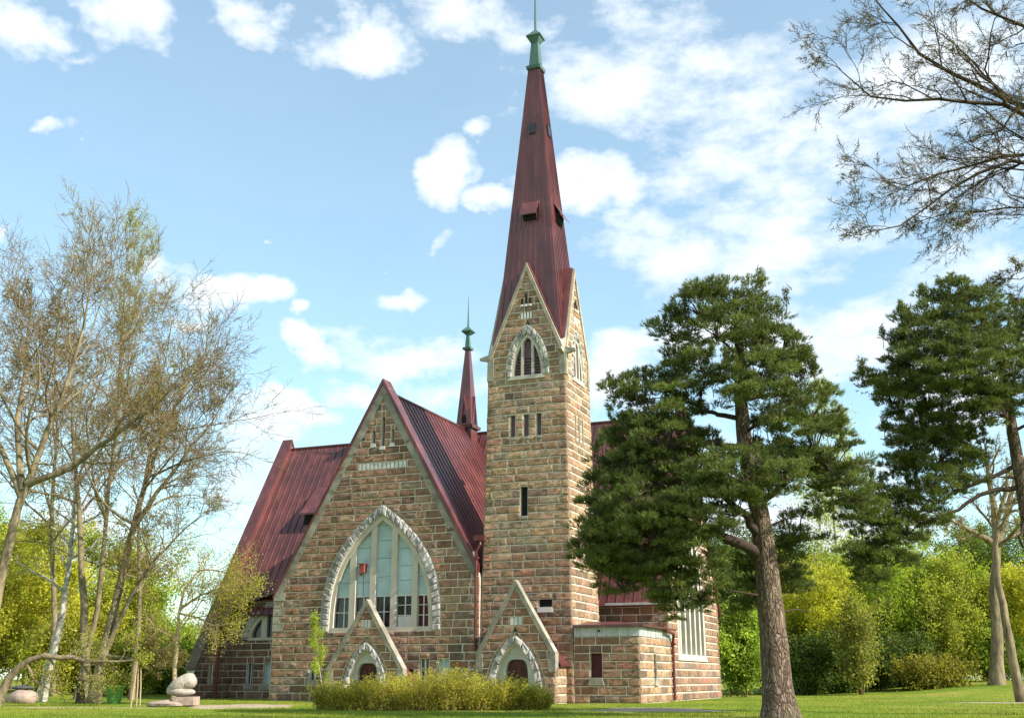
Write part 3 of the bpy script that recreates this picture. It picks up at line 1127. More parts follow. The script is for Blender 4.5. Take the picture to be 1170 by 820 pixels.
def twarp(p):
    q = np.array(p, float)
    s = 1 - .006 * q[..., 2]
    q[..., 0] = TCU + (q[..., 0] - TCU) * s
    q[..., 1] = TCV + (q[..., 1] - TCV) * s
    return q


tw = {}
faces = {'front': Frame((TCU, TCV - HV, 0), (1, 0, 0), twarp), 'right': Frame((TCU + HU, TCV, 0), (0, 1, 0), twarp),
         'back': Frame((TCU, TCV + HV, 0), (-1, 0, 0), twarp), 'left': Frame((TCU - HU, TCV, 0), (0, -1, 0), twarp)}
GAPEX = 28.4
wins_front = [(-.42, .12, 11.3, 13.2, M['dark']), (-1.26, -.86, 16.45, 17.95, M['louvre']), (-.22, .2, 16.45, 17.95, M['louvre']), (.77, 1.17, 16.45, 17.95, M['louvre']),
              (.86, 1.8, 5.62, 6.12, M['dark'])]
wins_right = [(-1.0, -.66, 16.4, 18.0, M['dark']), (-.2, .16, 16.4, 18.0, M['dark']), (.62, .96, 16.4, 18.0, M['dark'])]
bell_o, bell_i, bell_f = Arch(0.07, 1.78, 20.5, 24.1, 2.4, .72), Arch(0.07, 1.25, 20.5, 23.4, 2.4, .8), Arch(0.07, 1.1, 20.5, 23.2, 2.4, .85)
mbT = MB()
belfry = []
for key, fr in faces.items():
    half = HU if key in ('front', 'back') else HV
    fac = half / HU
    bo = Arch(bell_o.cx, bell_o.W * fac, 20.5, 24.1, 2.4, .72)
    op = []
    wins = wins_front if key == 'front' else wins_right if key == 'right' else []
    for i, (a, b_, c_, d_, mt) in enumerate(wins):
        op.append(snap_rect(mbT, fr, a, b_, c_, d_, 0, .5, 90 + i + len(key), PAL_T))
    op.append(bo.opening())
    if key in ('front', 'right'):
        op += [rect(-.52 * fac, .52 * fac, 24.5, 25.0)]

    def hl(z, half=half):
        return half if z <= TOP else max(half * (GAPEX - z) / (GAPEX - TOP), 0)
    if key == 'front':
        masonry(mbT, fr, 0, 2.0, -6.2 / 2, 3.1, [rect(-2.2, 2.5, 0, 2.0)], .5, .5, PAL_F, 61)
        masonry(mbT, fr, 2.0, 9.0, -half, half, op, .5, .5, PAL_F, 62)
        masonry(mbT, fr, 9.0, GAPEX - .1, lambda z, h=hl: -h(z), hl, op, .5, .5, PAL_T, 63, proud=.05)
    else:
        masonry(mbT, fr, 0, GAPEX - .1, lambda z, h=hl: -h(z), hl, op, .5, .5, PAL_T, 64 + len(key), proud=.05, plain=key in ('back',))
tower = mbT.build('tower_wall', ST, church)
for key, fr in faces.items():
    half = HU if key in ('front', 'back') else HV
    fac = half / HU
    wins = wins_front if key == 'front' else wins_right if key == 'right' else []
    for i, (a, b_, c_, d_, mt) in enumerate(wins):
        mb = MB()
        fr.box(mb, a, b_, c_, d_, -.4, -.3 if key == 'front' else -.1)
        w_ = mb.build('window', mt, tower)
        mb = MB()
        lo = .3 if i == 4 else .16
        fr.hexa(mb, [(a - .08, c_ - lo), (b_ + .08, c_ - lo), (b_, c_ + .02), (a, c_ + .02)], -.3, .09)
        mb.build('sill', M['white'] if i == 4 else M['coping'], w_)
    bo, bi, bf = (Arch(q.cx, q.W * fac, 20.5, q.za, 2.4, q.q) for q in (bell_o, bell_i, bell_f))
    mb = MB()
    ring(mb, fr, bo, bi, 8, 80 + len(key), .12, PAL_GREEN)
    band(mb, fr, bi, bf, 14, -.5, .0, 2)
    fr.hexa(mb, [(-1.5 * fac, 20.3), (1.6 * fac, 20.3), (1.3 * fac, 20.56), (-1.2 * fac, 20.56)], -.4, .13, 2)
    bw = mb.build('belfry_window', ST + [M['cream']], tower)
    for s in (-1, 1):
        mb = MB()
        fr.poly(mb, light_poly(bf, .07 + s * .42 * fac - .09, .07 + s * .42 * fac + .09, 20.55), -.4, .02)
        mb.build('mullion', M['cream'], bw)
    mb = MB()
    fr.poly(mb, light_poly(bf, bf.cx - bf.W, bf.cx + bf.W, 20.5), -.5, -.4)
    zc = 20.6
    while zc < 22.8:
        hw = bf.half(zc + .1) - .02
        if hw > .06:
            q = [(bf.cx - hw, zc), (bf.cx + hw, zc), (bf.cx + hw, zc + .1), (bf.cx - hw, zc + .1)]
            fr.hexa(mb, q, -.4, -.27)
        zc += .2
    mb.build('louvre', M['louvre'], bw)
    mb = MB()     # little niche and dentils in the gablet
    if key in ('front', 'right'):
        for k in range(4):
            fr.box(mb, (-.46 + k * .25) * fac, (-.46 + k * .25 + .16) * fac, 24.5, 24.96, -.2, .03)
        mb.build('dentil_band', M['white'], tower)
        for k in range(3):
            mb = MB()
            fr.box(mb, (-.45 + k * .34) * fac, (-.45 + k * .34 + .2) * fac, 25.35, 25.5, .0, .16)
            mb.build('niche_sill', M['white'], tower)
        mb = MB()
        for k in range(3):
            fr.box(mb, (-.42 + k * .34) * fac, (-.42 + k * .34 + .15) * fac, 25.52, 26.25 if k == 1 else 25.95, .0, .1)
        mb.build('niche', M['dark'], tower)
    mb = MB()     # gablet coping and kneelers
    for s in (-1, 1):
        p0, p1 = np.array([s * (half + .02), TOP - .15]), np.array([0, GAPEX + .1])
        dr = (p1 - p0) / np.linalg.norm(p1 - p0)
        nn = np.array([-dr[1], dr[0]]) * (1 if s < 0 else -1)
        a0, a1 = p0, p1
        inn0, inn1 = p0 - nn * .25, p1 - np.array([0, .25 / abs(nn[1])])
        q = [a0, inn0, inn1, a1] if s < 0 else [inn0, a0, a1, inn1]
        fr.hexa(mb, q, -.12, .12, 0, (1.12, 1.08, .95))
        fr.box(mb, min(s * (half - .42), s * (half + .02)), max(s * (half - .42), s * (half + .02)), 20.4, 22.0, -.1, .1, 0, (.95, .95, .9))
        if key in ('front', 'right'):
            q = [(s * (half - .2), 21.75), (s * (half + .8), 21.95), (s * (half + .8), 22.1), (s * (half - .2), 22.3)]
            fr.hexa(mb, q if s > 0 else [(-x, z) for x, z in [(-a_, b2) for a_, b2 in q]][::-1], -.32, -.02)
    mb.build('gablet_coping', M['coping'], tower)

# spire
AX, AY = TCU, TCV
mb = MB()
S0, S1 = 21.9, 44.4
h0u, h0v, h1 = 2.45, 2.2, .43
TX, TY = AX - .12, AY
mb.frustum((AX, AY), h0u, h0v, S0, h1, h1, S1, (TX, TY))


def sp_half(z):
    t_ = (z - S0) / (S1 - S0)
    return h0u + (h1 - h0u) * t_, h0v + (h1 - h0v) * t_, AX + (TX - AX) * t_


for side in range(4):
    for k in range(-4, 5):
        t0 = k / 4.5
        pts = []
        for z in (S0, S1):
            hu, hv, cx_ = sp_half(z)
            p = [(cx_ + t0 * hu, AY - hv), (cx_ + hu, AY + t0 * hv), (cx_ + t0 * hu, AY + hv), (cx_ - hu, AY + t0 * hv)][side]
            pts.append((p[0], p[1], z))
        o_ = np.array([(0, -1, 0), (1, 0, 0), (0, 1, 0), (-1, 0, 0)][side], float)
        tg = np.array([(1, 0, 0), (0, 1, 0), (1, 0, 0), (0, 1, 0)][side], float) * .016
        a, b_ = np.array(pts[0]), np.array(pts[1])
        mb.add([a - tg, a + tg, b_ + tg * .5, b_ - tg * .5, a - tg + o_ * .05, a + tg + o_ * .05, b_ + tg * .5 + o_ * .03, b_ - tg * .5 + o_ * .03], HEX, 0, (1, 1, 1))
spire = mb.build('spire', M['roof'], church)
mb = MB()      # gablet roofs running back into the spire
for side in range(4):
    fr = list(faces.values())[side]
    half = HU if side in (0, 2) else HV
    for s in (-1, 1):
        b_ = np.array([0, GAPEX + .1])
        a = np.array([s * (half - .35), GAPEX + .1 - (GAPEX - TOP) * (half - .35) / half])
        v = []
        for dz in (0, .12):
            for dd in (-.08, -2.4):
                v.append((fr.P(a[0], a[1] + dz, dd), fr.P(b_[0], b_[1] + dz, dd)))
        q = [v[0][0], v[1][0], v[1][1], v[0][1], v[2][0], v[3][0], v[3][1], v[2][1]]
        mb.add(q, HEX if s > 0 else [f[::-1] for f in HEX])
mb.build('gablet_roof', M['roof'], spire)
for side in (0, 1):
    mb, mg = MB(), MB()
    z0, z1 = 32.2, 33.3
    hu, hv, cx_ = sp_half(z0)
    hu1, hv1, cx1 = sp_half(z1)

    def S(x, z, d):
        a_, b2, c2 = sp_half(z)
        return (c2 + x, AY - b2 - d, z) if side == 0 else (c2 + a_ + d, AY + x, z)
    q = [S(-.62, z0, .62), S(.62, z0, .62), S(.62, z1, .03), S(-.62, z1, .03)]
    q2 = [(p[0], p[1], p[2] + .08) for p in q]
    mb.add(q + q2, HEX)
    mb.build('vent_hood', M['roof'], spire)
    q = [S(-.5, z0 - .35, .0), S(.5, z0 - .35, .0), S(.5, z0 - .35, .1), S(-.5, z0 - .35, .1)]
    mg.add([S(-.5, z0 - .2, -.1), S(.5, z0 - .2, -.1), S(.5, z0 - .2, .12), S(-.5, z0 - .2, .12), S(-.5, z0 + .35, -.1), S(.5, z0 + .35, -.1), S(.5, z0 + .35, .32), S(-.5, z0 + .35, .32)],
           [f[::-1] for f in HEX] if side == 0 else HEX)
    mg.build('vent_opening', M['dark'], spire)
    mb = MB()
    for (w2, d2, zz0, zz1) in ((.24, .10, 38.9, 39.7),):
        mb.add([S(-w2, zz0, -.1), S(w2, zz0, -.1), S(w2, zz0, d2), S(-w2, zz0, d2), S(-w2, zz1, -.1), S(w2, zz1, -.1), S(w2, zz1, d2), S(-w2, zz1, d2)],
               [f[::-1] for f in HEX] if side == 0 else HEX)
    mb.build('spire_window', M['glass'], spire)
mb = MB()
mb.frustum((TX, TY), .53, .53, 44.35, .57, .57, 44.6)
mb.frustum((TX, TY), .40, .40, 44.6, .26, .26, 46.6)
mb.frustum((TX, TY), .24, .24, 46.6, .5, .5, 47.1)
mb.frustum((TX, TY), .56, .56, 47.1, .54, .54, 47.22)
mb.frustum((TX, TY), .5, .5, 47.22, .1, .1, 47.75)
mb.tube([(TX, TY, 47.6), (TX, TY, 50), (TX, TY, 53.5)], [.1, .07, .02], 8)
mb.build('finial', M['copper'], spire)

# ridge turret over the crossing
mb = MB()
tcx, tcy = -13.6, 14.2
mb.box((tcx - .62, tcy - .62, 18.2), (tcx + .62, tcy + .62, 20.6))
mb.frustum((tcx, tcy), .8, .8, 20.6, .85, .85, 20.85)
mb.frustum((tcx, tcy), .66, .66, 20.85, .17, .17, 27.3)
tur = mb.build('ridge_turret', M['roof'], church)
mb = MB()
mb.frustum((tcx, tcy), .33, .33, 27.25, .36, .36, 27.42)
mb.frustum((tcx, tcy), .2, .2, 27.42, .12, .12, 28.5)
mb.frustum((tcx, tcy), .14, .14, 28.5, .46, .46, 28.8)
mb.frustum((tcx, tcy), .46, .46, 28.8, .08, .08, 29.25)
mb.tube([(tcx, tcy, 29.1), (tcx, tcy, 32.0)], [.09, .01], 8)
mb.build('finial', M['copper'], tur)
for side in (0, 1):
    mb, mg = MB(), MB()
    fr = Frame((tcx, tcy - .64, 0), (1, 0, 0)) if side == 0 else Frame((tcx + .64, tcy, 0), (0, 1, 0))
    ar = Arch(0, .2, 21.0, 21.75, 3)
    fr.poly(mg, light_poly(ar, -.2, .2, 21.0), -.3, .012)
    mg.build('turret_opening', M['dark'], tur)
    fr.hexa(mb, [(-.45, 21.0), (-.28, 21.0), (0, 22.9), (0, 23.3)], -.3, .05)
    fr.hexa(mb, [(.28, 21.0), (.45, 21.0), (0, 23.3), (0, 22.9)], -.3, .05)
    mb.build('turret_gablet', M['roof'], tur)


# ------------------------------------------------ portals
def portal(cx, half, eave, apex, dep, aro, ari, door_w, door_top, seed, marks, side_wall):
    fr = Frame((0, -dep, 0), (1, 0, 0))
    mb = MB()
    hl = lambda z: half if z <= eave else max(half * (apex - z) / (apex - eave), 0)
    op = [aro.opening()]
    op.append(rect(marks[0], marks[1], math.floor(marks[2] * 2) / 2, math.ceil(marks[3] * 2) / 2))
    fr.box(mb, marks[0], marks[1], math.floor(marks[2] * 2) / 2, math.ceil(marks[3] * 2) / 2, -.3, -.06, 1)
    masonry(mb, fr, 0, apex - .1, lambda z: cx - hl(z), lambda z: cx + hl(z), op, .5, .45, PAL_F, seed, blen=(.45, 1.2))
    masonry(mb, Frame((cx + half, -dep, 0), (0, 1, 0)), 0, eave - .85, .0, dep - .06, (), .5, .45, PAL_T, seed + 1)
    masonry(mb, Frame((cx - half, -.06, 0), (0, -1, 0)), 0, eave - .85, .0, dep - .06, (), .5, .45, PAL_F, seed + 2)
    p = mb.build('portal', ST, church)
    mb = MB()
    r = np.random.default_rng(seed)
    ring(mb, fr, Arch(aro.cx, aro.W - .16, 0, aro.za - .17, aro.p, aro.q), ari, 7, seed + 3, .13, PAL_G)
    a_, b_ = aro, Arch(aro.cx, aro.W - .15, 0, aro.za - .16, aro.p, aro.q)
    ring(mb, fr, a_, b_, 16, seed + 4, .04, PAL_F, .0)
    mb.build('portal_arch', ST, p)
    mb = MB()
    for s in (-1, 1):
        p0, p1 = np.array([cx + s * (half + .05), eave - .1]), np.array([cx, apex + .12])
        dr = (p1 - p0) / np.linalg.norm(p1 - p0)
        nn = np.array([-dr[1], dr[0]]) * (1 if s < 0 else -1)
        i0, i1 = p0 - nn * .26, p1 - np.array([0, .26 / abs(nn[1])])
        k = 5
        for j in range(k):
            t0, t1 = j / k, (j + 1) / k
            A0, A1, B0, B1 = p0 + (p1 - p0) * t0, p0 + (p1 - p0) * t1, i0 + (i1 - i0) * t0, i0 + (i1 - i0) * t1
            g = r.uniform(.68, .98)
            fr.hexa(mb, [A0, B0, B1, A1] if s < 0 else [B0, A0, A1, B1], -.5, .1, 0, (g, g, g * .95))
        fr.box(mb, min(cx + s * (half + .04), cx + s * (half - .4)), max(cx + s * (half + .04), cx + s * (half - .4)), eave - 1.15, eave - .11, -.5, .08, 0, (.95, .95, .92))
    mb.build('portal_coping', M['coping'], p)
    for k in range(3):
        mb = MB()
        w3 = (marks[1] - marks[0]) / 3
        fr.box(mb, marks[0] + k * w3 + .03, marks[0] + (k + 1) * w3 - .04, marks[2], marks[3], -.1, .03)
        mb.build('dentil', M['white'], p)
    mb = MB()   # tympanum around the door
    pts = light_poly(ari, ari.cx - ari.W, ari.cx + ari.W, 0)
    dw = door_w
    da = Arch(ari.cx, dw, 0, door_top, 5, .22)
    bandpts_o, bandpts_i = ari.curve(14), da.curve(14)
    for i in range(len(bandpts_o) - 1):
        fr.hexa(mb, [bandpts_i[i + 1], bandpts_i[i], bandpts_o[i], bandpts_o[i + 1]], -.8, -.28)
    mb.build('tympanum', M['render'], p)
    mb = MB()
    for s in (-1, 1):
        xs_ = np.linspace(0, dw, 8)
        pts = [(ari.cx + .012 * s, .08)] + [(ari.cx + s * dw, .08)] + [(ari.cx + s * x, da.top(ari.cx + s * min(x, dw - .01))) for x in xs_[::-1]]
        if s < 0:
            pts = pts[::-1]
        fr.poly(mb, pts, -.62, -.55)
        for zc in (.35, 1.0, 1.6):
            fr.box(mb, ari.cx + (.12 if s > 0 else -dw + .1), ari.cx + (dw - .1 if s > 0 else -.12), zc, zc + .48, -.56, -.52, 0, (.7, .7, .7))
    d_ = mb.build('door', M['door'], p)
    mb = MB()
    fr.box(mb, ari.cx + .05, ari.cx + .09, 1.0, 1.25, -.55, -.46)
    mb.build('handle', M['dark'], p)
    mb = MB()   # roof of the portal: steep, with a flatter foot
    for s in (-1, 1):
        prof = [(cx + s * (half + .22), eave - .85), (cx + s * (half - .45), eave - .12), (cx, apex - .9)]
        for e, rr_ in zip(prof[:-1], prof[1:]):
            mb.add([(e[0], -dep + .45, e[1]), (e[0], -.01, e[1]), (rr_[0], -.01, rr_[1]), (rr_[0], -dep + .45, rr_[1]),
                    (e[0], -dep + .45, e[1] + .12), (e[0], -.01, e[1] + .12), (rr_[0], -.01, rr_[1] + .12), (rr_[0], -dep + .45, rr_[1] + .12)],
                   HEX if s > 0 else [f[::-1] for f in HEX])
    mb.build('portal_roof', M['roof'], p)
    mb = MB()
    mb.box((cx - 1.4, -dep - .9, -.05), (cx + 1.4, -dep + .02, .08))
    mb.build('doorstep', M['coping'], p)
    return p


portal(-13.4, 2.7, 2.1, 6.2, 1.5, Arch(-13.35, 1.8, 0, 3.85, 2.4, .78), Arch(-13.35, 1.22, 0, 3.15, 2.4, .72), .73, 2.36, 101, (-13.75, -13.05, 4.55, 5.0), True)
portal(-2.95, 2.5, 2.95, 7.05, 2.0, Arch(-2.98, 1.98, 0, 4.1, 2.4, .78), Arch(-2.98, 1.34, 0, 3.4, 2.4, .72), .74, 2.52, 111, (-3.3, -2.5, 4.5, 4.95), True)

# ------------------------------------------------ annex
fr = Frame((0, .12, 0), (1, 0, 0))
frR = Frame((4.08, .12, 0), (0, 1, 0))
mb = MB()
masonry(mb, fr, 0, 3.82, .02, 4.08, [snap_rect(mb, fr, 1.0, 1.76, 1.45, 2.88, 0, .4775, 121)], .4775, .5, PAL_F, 122)
masonry(mb, frR, 0, 3.82, 0, 7.9, [snap_rect(mb, frR, 3.1, 3.85, 1.42, 2.86, 0, .4775, 123)], .4775, .5, PAL_T, 124)
an = mb.build('annex_wall', ST, church)
for (f_, a, b_, c_, d_) in ((fr, 1.0, 1.76, 1.45, 2.88), (frR, 3.1, 3.85, 1.42, 2.86)):
    mb = MB()
    f_.box(mb, a, b_, c_, d_, -.35, -.3 if f_ is fr else -.1)
    w_ = mb.build('window', M['redboard'] if f_ is fr else M['dark'], an)
    mb = MB()
    f_.hexa(mb, [(a - .12, c_ - .42), (b_ + .12, c_ - .42), (b_, c_ + .02), (a, c_ + .02)], -.3, .13)
    mb.build('sill', M['coping'], w_)
mb = MB()
r = np.random.default_rng(9)
for f_, ln, st in ((fr, 4.1, .03), (frR, 7.9, 0)):
    f_.box(mb, st, ln, 3.84, 4.38, -.3, .05)
    x = st + .1
    while x < ln - .1:
        g = r.uniform(.8, 1.1)
        f_.box(mb, x, x + .05, 3.85, 4.36, .05, .085, 0, (g, g, g))
        x += r.uniform(.26, .36)
fr.box(mb, 1.55, 1.68, 4.1, 4.22, .05, .07, 1)
mb.build('fascia', [M['lead'], M['dark']], an)
mb = MB()
rf = [(.03, -.12, 4.45), (4.32, -.12, 4.45), (4.32, 7.95, 4.55), (.03, 7.95, 5.6)]
mb.add([(.03, -.15, 4.42), (4.35, -.15, 4.42), (2.2, 2.6, 4.8), (.03, 2.6, 4.85)], [(0, 1, 2, 3)])
mb.add([(4.35, -.15, 4.42), (4.35, 7.98, 4.42), (2.2, 7.98, 4.85), (2.2, 2.6, 4.8)], [(0, 1, 2, 3)])
mb.add([(.03, 2.6, 4.85), (2.2, 2.6, 4.8), (2.2, 7.98, 4.85), (.03, 7.98, 4.9)], [(0, 1, 2, 3)])
mb.box((.03, -.2, 4.39), (4.38, -.13, 4.52))
mb.box((4.33, -.13, 4.39), (4.4, 7.98, 4.52))
mb.build('annex_roof', M['roof'], an)

# ------------------------------------------------ downpipes
for pts, rad in (([(-6.05, -.1, 10.05), (-6.05, -.28, 9.6), (-6.3, -.3, 9.2), (-6.35, -.22, 8.8), (-6.35, -.22, 3.1)], .085),
                 ([(4.42, 5.2, 4.35), (4.42, 7.1, 4.2), (4.3, 7.5, 3.9), (4.25, 7.55, 3.6), (4.25, 7.55, .1)], .1),
                 ([(-30.1, 6.0, 6.6), (-30.15, 6.05, 6.0), (-30.15, 6.05, .2)], .12)):
    mb = MB()
    mb.tube(pts, rad, 8)
    for p in pts[3:4]:
        mb.box((p[0] - .15, p[1] - .12, p[2] - .1), (p[0] + .15, p[1] + .14, p[2] + .05))
    if rad == .085:
        mb.box((-6.5, -.3, 9.85), (-5.75, .0, 10.2))
    mb.build('downpipe', M['pipe'], church)


# ---------------------------------------------------------------- trees
def path_pts(pts, n):
    p = np.array(pts, float)
    d = np.concatenate([[0], np.cumsum(np.linalg.norm(np.diff(p, axis=0), axis=1))])
    u = np.linspace(0, d[-1], n)
    return np.stack([np.interp(u, d, p[:, i]) for i in range(3)], -1)


def grow(r, polys, tips, p, d, length, rad, lvl, cfg):
    """one branch with its children; polys gets (points, radii, level), tips gets leaf spots"""
    n = cfg['seg'][min(lvl, len(cfg['seg']) - 1)]
    pts = [np.array(p, float)]
    d = np.array(d, float)
    d /= np.linalg.norm(d)
    st = length / n
    for i in range(n):
        d = d + r.normal(0, cfg['wob'], 3) + np.array([0, 0, cfg['up']]) + np.array(cfg.get('pull', (0, 0, 0)))
        d /= np.linalg.norm(d)
        pts.append(pts[-1] + d * st)
    pts = np.array(pts)
    end = max(rad * .35, cfg['rmin'])
    rads = np.linspace(rad, end, n + 1)
    polys.append((pts, rads, lvl))
    children(r, polys, tips, pts, rads, length, lvl, cfg)


def children(r, polys, tips, pts, rads, length, lvl, cfg):
    if lvl >= cfg['levels']:
        for q in pts[1:]:
            tips.append(q)
        return
    nc = cfg['nch'][lvl]
    nc = int(round(nc * r.uniform(.8, 1.2)))
    n = len(pts) - 1
    for k in range(nc):
        t = cfg['t0'] + (1 - cfg['t0']) * (k + r.uniform(0, 1)) / nc
        x = min(t, .999) * n
        i = int(x)
        f = x - i
        p = pts[i] * (1 - f) + pts[i + 1] * f
        rr = rads[i] * (1 - f) + rads[i + 1] * f
        ax = pts[i + 1] - pts[i]
        ax /= np.linalg.norm(ax)
        v = r.normal(0, 1, 3)
        v -= ax * (v @ ax)
        v /= np.linalg.norm(v) + 1e-9
        ang = R(r.uniform(*cfg['ang']))
        d = ax * math.cos(ang) + v * math.sin(ang)
        L_ = length * cfg['ratio'][min(lvl, len(cfg['ratio']) - 1)] * r.uniform(.65, 1.15) * (1.1 - .55 * t)
        grow(r, polys, tips, p, d, L_, max(rr * cfg['rr'], cfg['rmin']), lvl + 1, cfg)
    grow(r, polys, tips, pts[-1], pts[-1] - pts[-2], length * cfg['ratio'][min(lvl, len(cfg['ratio']) - 1)] * .8, rads[-1], lvl + 1, cfg)


def leaves(mb, r, spots, per, size, spread, tint=((.8, .8, .8), (1.2, 1.2, 1.2)), mat=0, droop=0):
    s = np.repeat(np.asarray(spots, float), per, 0)
    n = len(s)
    s = s + r.normal(0, spread, (n, 3))
    s[:, 2] -= np.abs(r.normal(0, droop, n)) if droop else 0
    a = r.normal(0, 1, (n, 3))
    a /= np.linalg.norm(a, axis=1)[:, None]
    b_ = np.cross(a, r.normal(0, 1, (n, 3)))
    b_ /= np.linalg.norm(b_, axis=1)[:, None] + 1e-9
    sz = size * r.uniform(.6, 1.3, n)[:, None]
    v = np.stack([s - a * sz, s + b_ * sz * .55, s + a * sz, s - b_ * sz * .55], 1).reshape(-1, 3)
    f = np.arange(n * 4).reshape(-1, 4)
    t = np.array(tint[0]) + (np.array(tint[1]) - np.array(tint[0])) * r.uniform(0, 1, (n, 1))
    mb.add(v, f, mat, t)


def wood_meshes(polys, split, sides=(10, 7, 5, 4, 3, 3)):
    """trunk and limbs in one mesh, twigs in the crown's"""
    t, c = MB(), MB()
    for pts, rads, lvl in polys:
        (t if lvl <= split else c).tube(pts, rads, sides[min(lvl, len(sides) - 1)], 1 if lvl > split else 0, cap=lvl <= 1)
    return t, c


def decid(name, label, trunks, base, seed, cfg, bark, twig, leaf=None, per=2, size=.05, spread=.15, tint=((.8,) * 3, (1.2,) * 3), group=None, cat='tree', keep=1.0, rot=None):
    """trunks: list of (points, r0, r1, child level) in world coordinates"""
    r = np.random.default_rng(seed)
    root = empty(name, base)
    tag(root, label, cat, group)
    polys, tips = [], []
    b3 = np.array(base, float)
    for (pts, r0, r1, t0) in trunks:
        p = path_pts(np.array(pts, float) - b3, 12)
        p[1:-1] += r.normal(0, .04, (len(p) - 2, 3)) * min(1, r0 * 4)
        rads = r0 + (r1 - r0) * np.linspace(0, 1, 12) ** .85
        if abs(p[0][2]) < .5:
            rads[0] *= 1.35
        polys.append((p, rads, 0))
        c2 = dict(cfg)
        c2['t0'] = t0
        L_ = np.linalg.norm(np.diff(p, axis=0), axis=1).sum()
        nc = cfg['nch'][0]
        n = 11
        for k in range(nc):
            t = t0 + (1 - t0) * (k + r.uniform(0, 1)) / nc
            x = min(t, .999) * n
            i = int(x)
            q = p[i] + (p[i + 1] - p[i]) * (x - i)
            ax = p[i + 1] - p[i]
            ax /= np.linalg.norm(ax)
            v = r.normal(0, 1, 3)
            v -= ax * (v @ ax)
            v /= np.linalg.norm(v)
            ang = R(r.uniform(*cfg['ang']))
            rr = rads[i] * cfg['rr']
            grow(r, polys, tips, q, ax * math.cos(ang) + v * math.sin(ang), L_ * cfg['ratio'][0] * r.uniform(.6, 1.15) * (1.15 - .6 * t), rr, 1, cfg)
        grow(r, polys, tips, p[-1], p[-1] - p[-2], L_ * cfg['ratio'][0] * .3, rads[-1], 1, cfg)
    t, c = wood_meshes(polys, cfg.get('split', 2))
    t.build('trunk', [bark, twig], root, smooth=True)
    if leaf is not None and len(tips):
        tp = np.array(tips)
        if keep < 1:
            tp = tp[r.uniform(0, 1, len(tp)) < keep]
        leaves(c, r, tp, per, size, spread, tint)
    if c.n:
        c.build('crown', [leaf or twig, twig], root)
    return root


BARE = dict(levels=4, nch=[13, 7, 6, 4], ratio=[.44, .62, .6, .6], seg=[6, 7, 6, 5, 4], wob=.15, up=.035, ang=(30, 72), rr=.5, rmin=.011, t0=.25, split=2)


def gpt(x, y, Y):
    p = at(x, y, Y)
    p[2] = float(gz(p[0], p[1])) - .08
    return p


def px(pts, Y, dY=0):
    k = len(pts)
    return [at(x, y, Y + dY * i / max(1, k - 1)) for i, (x, y) in enumerate(pts)]


def on_ground(pts, Y, dY=0):
    q = px(pts, Y, dY)
    q[0] = gpt(pts[0][0], 800, Y)
    return q


# tall bare tree whose trunk leans in at the left edge
Y = 58
T = on_ground([(-22, 815), (-8, 700), (12, 610), (28, 555), (62, 480), (84, 420), (96, 370), (102, 335)], Y)
base = T[0]
decid('bare_tree', 'tallest bare tree at the left edge with a thick leaning trunk', [
    (T, .38, .05, .42),
    (px([(26, 560), (18, 490), (28, 430), (32, 380), (36, 345)], Y, 2), .2, .05, .3),
    (px([(30, 552), (80, 535), (130, 498), (170, 470), (200, 440)], Y, -2), .2, .04, .3),
    (px([(24, 568), (-8, 490), (-26, 430), (-18, 390)], Y, 1.5), .19, .05, .3)],
    base, 201, dict(BARE, nch=[12, 7, 6, 3]), M['bark'], M['twig'], M['young'], 1, .035, .1, keep=.22)
# two-stemmed tree left of the sculpture
Y = 71
T = on_ground([(98, 802), (97, 740), (94, 650), (88, 560), (82, 500), (84, 455), (80, 420)], Y)
base = T[0]
decid('bare_tree', 'bare tree with two stems parting at the ground beside the green bin', [
    (T, .33, .05, .5),
    (on_ground([(107, 802), (118, 745), (134, 685), (150, 610), (176, 525), (196, 475), (212, 440), (228, 415)], Y), .37, .05, .45),
    (px([(117, 750), (145, 690), (165, 655), (195, 620), (228, 590)], Y, -2), .2, .03, .3),
    (px([(152, 605), (182, 560), (212, 520), (240, 485), (258, 455)], Y, -1), .18, .03, .25),
    (px([(118, 748), (150, 752), (178, 742), (205, 750)], Y, -1), .13, .03, .3)],
    base, 202, dict(BARE, nch=[12, 7, 6, 3], ratio=[.38, .62, .6, .6]), M['bark'], M['twig'], M['young'], 1, .035, .1, keep=.22)
# slim straight tree between
Y = 78
T = on_ground([(88, 800), (112, 690), (122, 590), (132, 480), (139, 390), (144, 320), (147, 285)], Y)
decid('bare_tree', 'slender pale tree with a fine yellowish crown rising above the two-stemmed tree', [(T, .24, .03, .35)],
      T[0], 203, dict(BARE, nch=[26, 8, 6, 4], ratio=[.25, .5, .5, .5], ang=(25, 50), up=.1), M['bark'], M['twig'], M['young'], 2, .05, .2, keep=.35)
Y = 84
T = on_ground([(58, 800), (62, 700), (58, 600), (66, 500), (62, 410), (68, 340)], Y)
decid('bare_tree', 'straight bare tree farther back between the two largest bare trees', [(T, .26, .04, .35)],
      T[0], 210, dict(BARE, nch=[18, 8, 6, 3], ratio=[.34, .6, .6, .6]), M['bark'], M['twig'], M['young'], 1, .045, .15, keep=.3)
Y = 80
T = on_ground([(150, 800), (160, 700), (158, 600), (172, 500), (188, 420), (196, 370)], Y)
decid('bare_tree', 'slender bare tree farther back right of the two-stemmed tree', [(T, .2, .03, .3)],
      T[0], 211, dict(BARE, nch=[18, 8, 6, 3], ratio=[.32, .6, .6, .6]), M['bark'], M['twig'], M['young'], 1, .045, .15, keep=.3)
